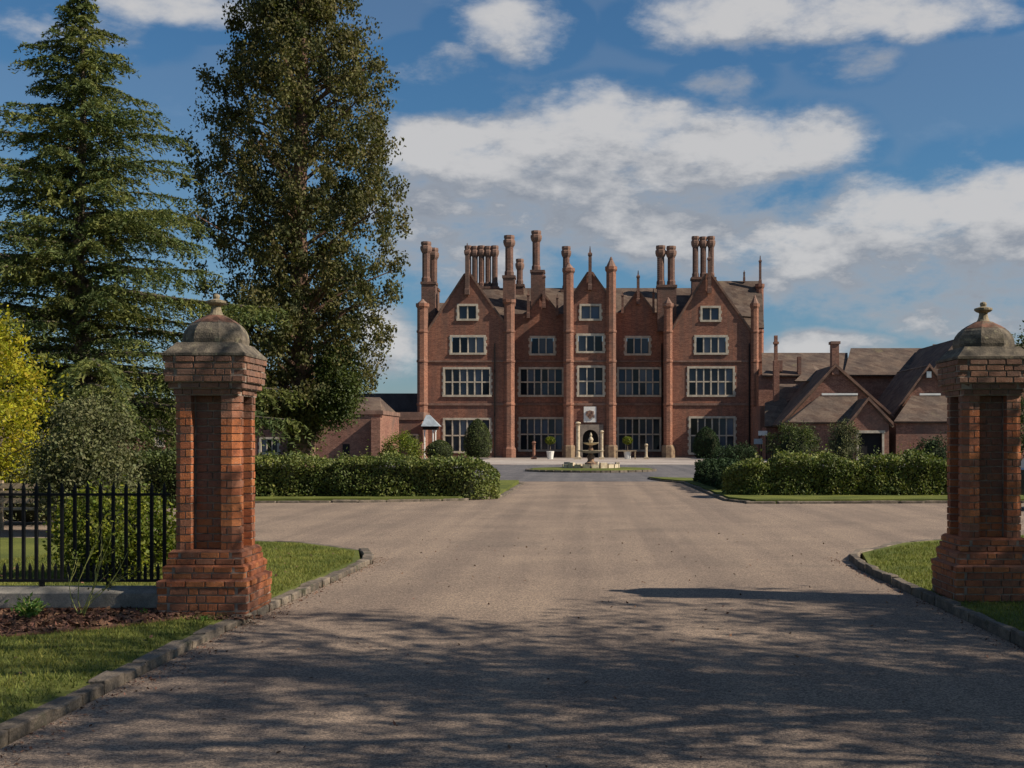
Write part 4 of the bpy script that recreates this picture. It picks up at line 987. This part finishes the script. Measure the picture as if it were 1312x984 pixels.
# pale cottage seen at far left below the yellow tree
d = 62
A3 = empty('sandstone_lodge', 'pale sandstone building glimpsed below the yellow tree at the left edge', 'building', (0, d, 0))
wall_panel('wall', [(gx(-60, d), 0), (gx(60, d), 0), (gx(60, d), gz(567, d)), (gx(-60, d), gz(567, d))], [(gx(33, d), gx(43, d), .5, 1.3)], d, .4, M_cream, A3, d)
slope('roof', [(gx(-62, d), d - .3, gz(568, d)), (gx(62, d), d - .3, gz(568, d)), (gx(56, d), d + 3.5, gz(545, d)), (gx(-56, d), d + 3.5, gz(545, d))], par=A3, by=d)
MB().box(gx(33, d), gx(43, d), .2, .25, .5, 1.3).build('pane', M_glass, A3)

# ------------------------------------------------------------------ right annexes
def gab(par, by, xl, xr, xa, ye_l, ye_r, yap, d, dep, m=M_abrick, holes=()):
    pts = [(gx(xl, d), 0), (gx(xr, d), 0), (gx(xr, d), gz(ye_r, d)), (gx(xa, d), gz(yap, d)), (gx(xl, d), gz(ye_l, d))]
    wall_panel('wall', pts, list(holes), d, .4, m, par, by)
    slope('roof', [(gx(xa, d), d - .15, gz(yap, d) + .2), (gx(xa, d), d + dep, gz(yap, d) + .2), (gx(xl, d) - .4, d + dep, gz(ye_l, d) - .2), (gx(xl, d) - .4, d - .15, gz(ye_l, d) - .2)], par=par, by=by)
    slope('roof', [(gx(xa, d), d - .15, gz(yap, d) + .2), (gx(xa, d), d + dep, gz(yap, d) + .2), (gx(xr, d) + .4, d + dep, gz(ye_r, d) - .2), (gx(xr, d) + .4, d - .15, gz(ye_r, d) - .2)], par=par, by=by)
    for sx in ((xl, ye_l, -1), (xr, ye_r, 1)):
        A = Vector((gx(sx[0], d) + .3 * sx[2], 0, gz(sx[1], d))); B_ = Vector((gx(xa, d), 0, gz(yap, d) + .25)); MB().prism_xz([(A.x, A.z - .15), (B_.x, B_.z - .25), (B_.x, B_.z + .04), (A.x, A.z + .12)], d - .3 - by, d - .152 - by).build('bargeboard', M_coping, par)
d = 100
B1 = empty('gabled_outbuilding', 'brick outbuilding with chimneyed gable and small porch gable right of the manor house', 'building', (0, d, 0))
gab(B1, d, 1006, 1140, 1070, 541, 534, 470, d, 11)
ch = MB().box(gx(1065.5, d), gx(1074.5, d), -.2, .7, gz(480, d), gz(441, d)).build('chimney', M_abrick, B1)
MB().box(gx(1064, d), gx(1076, d), -.3, .8, gz(441, d) + .003, gz(437.5, d)).build('chimney_cap', M_stoned, ch)
MB().box(gx(1052, d), gx(1098, d), -.32, -.2, gz(506.5, d), gz(504, d)).build('flashing', M_white, B1)
df = 96.8
slope('roof', [(gx(1050, d), d - .2, gz(507, d)), (gx(1098, d), d - .2, gz(507, d)), (gx(1098, df), df - .3, gz(541, df)), (gx(1009, df), df - .3, gz(541, df))], par=B1, by=d)
slope('roof', [(gx(1050, d), d - .2, gz(507, d)), (gx(1009, df), df - .3, gz(541, df)), (gx(1004, d), d - .1, gz(541, d))], par=B1, by=d)
MB().box(gx(1013, df), gx(1094, df), df - d, -.01, 0, gz(542, df)).build('wall', M_abrick, B1)
d3 = 95.6
door_h = (gx(1100, d3), gx(1130, d3), .05, gz(555, d3))
gab(B1, d, 1089, 1139, 1112, 545, 543, 513, d3, 5, holes=[door_h])
MB().box(door_h[0], door_h[1], d3 + .2 - d, d3 + .25 - d, .05, door_h[3]).build('door', M_black, B1)
fr = MB(); fr.box(door_h[0] - .18, door_h[0], d3 - .07 - d, d3 + .1 - d, .05, door_h[3]); fr.box(door_h[1], door_h[1] + .18, d3 - .07 - d, d3 + .1 - d, .05, door_h[3]); fr.box(door_h[0] - .25, door_h[1] + .25, d3 - .09 - d, d3 + .1 - d, door_h[3] + .003, door_h[3] + .22)
fr.build('door_frame', M_stone, B1)
B2 = empty('gabled_outbuilding', 'second brick outbuilding gable partly hidden by the right gate pillar', 'building', (0, d, 0))
gab(B2, d, 1143, 1240, 1190, 538, 538, 470, d + .3, 10)
slope('roof', [(gx(1168, d), d - .0, gz(507, d)), (gx(1225, d), d, gz(507, d)), (gx(1245, df), df - .3, gz(540, df)), (gx(1144, df), df - .3, gz(540, df))], par=B2, by=d)
MB().box(gx(1148, df), gx(1238, df), df - d, -.01, 0, gz(541, df)).build('wall', M_abrick, B2)
MB().box(gx(1178, d), gx(1205, d), -.1, .1, gz(506.5, d), gz(504, d)).build('flashing', M_white, B2)
MB().box(gx(1187, d), gx(1193, d), -.1, .2, gz(484, d), gz(476, d)).build('vent', M_lead, B2)
d = 114
B3 = empty('long_service_range', 'long tile-roofed brick range stretching behind the outbuilding gables', 'building', (0, d, 0))
MB().box(gx(972, d), gx(1330, d), 0, 6, 0, gz(479.5, d)).build('wall', M_abrick, B3)
def rng_roof(xa, xb, ye, yr, xa2=None, xb2=None, dd=0):
    slope('roof', [(gx(xa, d), d - .4 + dd, gz(ye, d)), (gx(xb, d), d - .4 + dd, gz(ye, d)), (gx(xb2 or xb, d + 5), d + 5, gz(yr, d + 5)), (gx(xa2 or xa, d + 5), d + 5, gz(yr, d + 5))], par=B3, by=d)
rng_roof(976, 1086, 481, 452); rng_roof(1079, 1215, 480.5, 446, 1090, 1200, -.2); rng_roof(1190, 1340, 480, 441, 1195, 1340, -.4)
# cross wing whose left slope is in shade
yy0, yy1 = 102.5, 118
xr_, zr_ = gx(1200, 112), gz(441, 112)
slope('roof', [(xr_, yy0 + 3, zr_), (xr_, yy1, zr_), (xr_ - 6.4, yy1, 3.9), (xr_ - 6.4, yy0, 3.9)], par=B3, by=d)
slope('roof', [(xr_, yy0 + 3, zr_), (xr_, yy1, zr_), (xr_ + 6.4, yy1, 3.9), (xr_ + 6.4, yy0, 3.9)], par=B3, by=d)
slope('roof', [(xr_, yy0 + 3, zr_), (xr_ - 6.4, yy0, 3.9), (xr_ + 6.4, yy0, 3.9)], par=B3, by=d)
MB().box(xr_ - 6.2, xr_ + 6.2, yy0 + .2 - d, 3 - .01, 0, 3.9).build('wall', M_abrick, B3)
for px, ya_, yb_ in ((1024, 480, 457), (1000, 476, 462)): MB().box(gx(px - 2, d), gx(px + 2, d), -.3, .4, gz(ya_, d), gz(yb_, d)).build('chimney', M_abrick, B3)
slope('roof', [(gx(1044, 109), 110, gz(465, 109)), (gx(1062, 109), 110, gz(480, 109)), (gx(1050, 106), 106, gz(488, 106)), (gx(1018, 106), 106, gz(488, 106))], par=B3, by=d)
# link block between house and outbuildings
d = 108
B4 = empty('link_block', 'small lean-to brick block between the manor house and the outbuildings', 'building', (0, d, 0))
MB().box(gx(974, d), gx(1012, d), 0, 5, 0, gz(520, d)).build('wall', M_abrick, B4)
slope('roof', [(gx(973, d), d - 3.2, gz(546, d - 3)), (gx(1010, d), d - 3.2, gz(546, d - 3)), (gx(1006, d), d, gz(507, d)), (gx(980, d), d, gz(516, d))], M_roof, par=B4, by=d)
MB().box(gx(976, d), gx(1008, d), -2.9, -.01, 0, gz(548, d)).build('lean_to_wall', M_abrick, B4)
slope('roof', [(gx(1000, d), d, gz(521, d)), (gx(1034, d), d, gz(497, d)), (gx(1030, d), d + 4, gz(492, d + 4)), (gx(998, d), d + 4, gz(492, d + 4))], par=B4, by=d)
ch = MB().box(gx(991, d), gx(998, d), -.3, .4, gz(548, d), gz(462, d)).build('chimney', M_abrick, B4)
MB().box(gx(992, d), gx(996, d), -.2, .2, gz(462, d) + .003, gz(430, d)).build('chimney_shaft', M_tbrick, ch)
MB().box(gx(991, d), gx(997.4, d), -.28, .28, gz(441, d), gz(438, d)).build('chimney_cap', M_tbrick, ch)
for k, (px0, px1, y0, y1, dd, lb) in enumerate(((971.5, 983, 552, 558, 104, 'small white notice board on the lean-to beside the right turret'), (966, 977, 562, 569, 103, 'small pale sign board standing below the white notice'))):
    s_ = empty('notice_board', lb, 'sign', (gx((px0 + px1) / 2, dd), dd, 0)); hw = (px1 - px0) / 2 * dd / F
    MB().box(-hw, hw, -.04, .0, gz(y1, dd), gz(y0, dd)).build('board', M_white if k == 0 else M_lead, s_)
    MB().box(-hw + .05, -hw + .12, 0.002, .07, .02, gz(y0, dd) - .03).build('post', M_iron, s_); MB().box(hw - .12, hw - .05, 0.002, .07, .02, gz(y0, dd) - .03).build('post', M_iron, s_)

# ------------------------------------------------------------------ planting near the house
def cone(label, px, d, wpx, ytop, m, n=5000, nm='clipped_tree', size=.12):
    r = wpx / 2 * d / F; h = gz(ytop, d); root = empty(nm, label, 'topiary', (gx(px, d), d, 0.02))
    t_ = rng.uniform(0, 1, n); th = rng.uniform(0, 2 * math.pi, n); rad = r * (np.sin(math.pi * np.clip(.20 + .80 * t_, 0, 1)) ** .62) * rng.uniform(.86, 1.05, n)
    leaves('foliage', np.stack([np.cos(th) * rad, np.sin(th) * rad, .15 + h * t_], 1), size, m, root)
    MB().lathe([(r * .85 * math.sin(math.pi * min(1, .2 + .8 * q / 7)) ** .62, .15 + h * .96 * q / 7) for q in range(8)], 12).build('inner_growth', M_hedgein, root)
    MB().lathe([(.09, 0), (.07, .3)], 8).build('trunk', M_bark, root); return root
cone('rounded green cone of clipped yew before the left ground-floor window', 612, 108, 36, 539, M_ivy)
cone('dark clipped yew before the right ground-floor window', 905, 104, 34, 549, M_dark)
cone('small rounded shrub left of the clipped yew cone', 563, 104, 36, 566, M_ivy, 3000)
lumpy('shrub', 'variegated yellowish shrub above the left hedge beside the pale annexe corner', 'shrub', gx(514, 70), 70, 1.1, .9, 2.2, 5000, .10, M_lime, core=False)
lumpy('shrub', 'tall dark leafy shrub before the outbuildings, nearest the manor house', 'shrub', gx(1018, 75), 75, 1.5, 1.1, 2.7, 6000, .12, M_ivy)
lumpy('shrub', 'tall pale-leafed shrub beside the outbuilding doorway', 'shrub', gx(1082, 80), 80, 1.0, .9, 2.9, 5000, .11, M_olive)
lumpy('shrub', 'dark shrub behind the right hedge next to the right pillar', 'shrub', gx(1196, 75), 75, 1.3, 1.0, 1.7, 4000, .12, M_dark)
lumpy('shrub', 'dark low shrub behind the left end of the right hedge', 'shrub', gx(945, 85), 85, 1.6, 1.0, 1.4, 4000, .12, M_dark)
def ball_tree(px, d, label):
    root = empty('potted_ball_tree', label, 'potted tree', (gx(px, d), d, .03), group='potted ball trees by the entrance'); root.scale = (.85, .85, .88)
    MB().lathe([(.30, 0), (.42, .75), (.45, .78), (.42, .82), (.34, .80)], 12).build('pot', M_white, root)
    MB().lathe([(.05, .78), (.04, 1.6)], 8).build('trunk', M_bark, root)
    n = 1400; v = unit(rng.normal(size=(n, 3))) * .55 * rng.uniform(.8, 1.05, (n, 1)); v[:, 2] = v[:, 2] * .75 + 1.95
    leaves('foliage', v, .13, M_lime, root); return root
ball_tree(705, 108, 'pale green ball tree in white pot left of the entrance'); ball_tree(804, 108, 'pale green ball tree in white pot right of the entrance')
def post(px, d, ytop, label, m, r=.14, nm='stone_post'):
    h = gz(ytop, d); root = empty(nm, label, 'post', (gx(px, d), d, .03))
    MB().box(-r * 1.4, r * 1.4, -r * 1.4, r * 1.4, 0, .2).build('base', m, root)
    MB().lathe([(r, .202), (r * .8, .35), (r * .75, h - .35), (r, h - .25)], 10).build('shaft', m, root)
    MB().lathe([(r * .5, h - .248), (r * 1.2, h - .12), (r * .9, h - .02), (r * .3, h + .02)], 10).build('finial', m, root)
post(740.5, 106, 541, 'tall cream stone column left of the front door', M_cream, .24); post(771, 107, 552, 'cream stone column right of the front door', M_cream, .18)
post(684, 107, 566, 'brown stone post before the left recessed bay', M_tbrick, .18); post(828, 107, 569, 'short cream post before the right recessed bay', M_cream, .15)
tb = empty('garden_table', 'long pale wooden table before the right recessed bay', 'table', (gx(802, 108), 108, .03))
MB().box(-.95, .95, -.4, .4, .72, .8).build('tabletop', M_wood, tb)
for sx in (-1, 1):
    for sy in (-1, 1): MB().box(sx * .85 - .05, sx * .85 + .05, sy * .33 - .04, sy * .33 + .04, 0, .718).build('leg', M_wood, tb)

# ------------------------------------------------------------------ island and fountain
IX, IY = gx(757, 66), 66.2
isl = MB().lathe([(3.55, .0), (3.55, .10), (3.35, .16), (.2, .22)], 40, IX, IY).build('island_lawn', M_grassland); isl['kind'] = 'structure'
kr = MB()
for k in range(44):
    a = 2 * math.pi * k / 44; c0, c1 = a + .008, a + 2 * math.pi / 44 - .008
    kr.prism_xy([(IX + r * math.cos(t_), IY + r * math.sin(t_)) for r, t_ in ((3.56, c0), (3.72, c0), (3.72, c1), (3.56, c1))], 0, .12)
o = kr.build('island_kerb', M_kerb); o['kind'] = 'structure'
fo = empty('fountain', 'tiered stone fountain in a low round basin on the grass island', 'fountain', (IX, IY, .18)); fo.scale = (.88, .88, .80)
bs = MB()
for k in range(20):
    a = 2 * math.pi * k / 20; c0, c1 = a + .03, a + 2 * math.pi / 20 - .03
    MB().prism_xy([(r * math.cos(t_), r * math.sin(t_)) for r, t_ in ((1.62, c0), (1.85, c0), (1.85, c1), (1.62, c1))], .0, .27 if k % 4 else .40).build('basin_stone', M_cream, fo)
MB().lathe([(1.6, 0), (1.6, .15), (.3, .16)], 24).build('water', M_glass, fo)
MB().lathe([(.40, .1), (.40, .35), (.25, .42), (.2, .6), (.28, .8), (.17, .95), (.15, 1.02)], 14).build('pedestal', M_rust, fo)
MB().lathe([(.15, 1.02), (.5, 1.08), (.86, 1.2), (.88, 1.24), (.8, 1.22), (.2, 1.12)], 22).build('lower_bowl', M_cream, fo)
MB().lathe([(.13, 1.12), (.16, 1.3), (.1, 1.5), (.12, 1.6)], 12).build('middle_stem', M_rust, fo)
MB().lathe([(.12, 1.6), (.35, 1.66), (.52, 1.76), (.53, 1.79), (.1, 1.72)], 20).build('upper_bowl', M_cream, fo)
MB().lathe([(.09, 1.7), (.12, 1.85), (.17, 2.0), (.13, 2.1), (.06, 2.2), (.09, 2.3), (.05, 2.42), (.01, 2.5)], 12).build('finial', M_cream, fo)

# ------------------------------------------------------------------ bench seen through the railings, parked car
bn = empty('timber_bench', 'weathered timber bench seen through the railings at the far left', 'bench', (gx(42, 21.9), 21.9, .0))
for k in range(3): MB().box(-.8, .8, -.25 + k * .17, -.10 + k * .17, .42, .45).build('seat_slat', M_wood, bn)
for k in range(3): MB().box(-.8, .8, .24, .27, .52 + k * .14, .62 + k * .14).build('back_slat', M_wood, bn)
for sx in (-1, 1):
    MB().box(sx * .75 - .04, sx * .75 + .04, -.26, -.18, 0, .418).build('leg', M_wood, bn); MB().box(sx * .75 - .04, sx * .75 + .04, .272, .34, 0, .95).build('leg', M_wood, bn)
cr = empty('parked_car', 'dark parked car with pale roof half hidden behind the right gate pillar', 'car', (gx(1304, 29) + .1, 29, .01))
prof = [(0, .35), (.02, .75), (.35, .92), (1.0, .98), (1.55, 1.40), (3.0, 1.44), (3.75, 1.02), (4.2, .95), (4.25, .35)]
prof2 = [(0, .35), (.0, .75), (.0, .98), (0.1, 1.02), (.45, 1.42), (2.6, 1.46), (3.3, 1.02), (4.1, .92), (4.2, .75), (4.2, .35)]
MB().prism_xz(prof2[:4] + [(3.3, 1.02)] + prof2[7:], -.85, .85).build('body', M_carpaint, cr)
MB().prism_xz([(.12, 1.021), (.46, 1.40), (2.58, 1.42), (3.25, 1.021)], -.76, .76).build('cabin_glass', M_glass, cr)
MB().prism_xz([(.42, 1.402), (2.62, 1.422), (2.45, 1.50), (.60, 1.49)], -.78, .78).build('roof', M_carroof, cr)
for x in (.75, 3.4):
    for y in (-.86, .66):
        m_ = MB().lathe([(.32, 0), (.33, .03), (.33, .17), (.32, .2)], 18); m_.v = [(x + a, y + c, .32 + b_) for a, b_, c in m_.v]; wh = m_.build('wheel', M_rubber, cr)
        m_ = MB().lathe([(.2, -.01), (.2, .21)], 12); m_.v = [(x + a, y + c, .32 + b_) for a, b_, c in m_.v]; m_.build('rim', M_lead, wh)
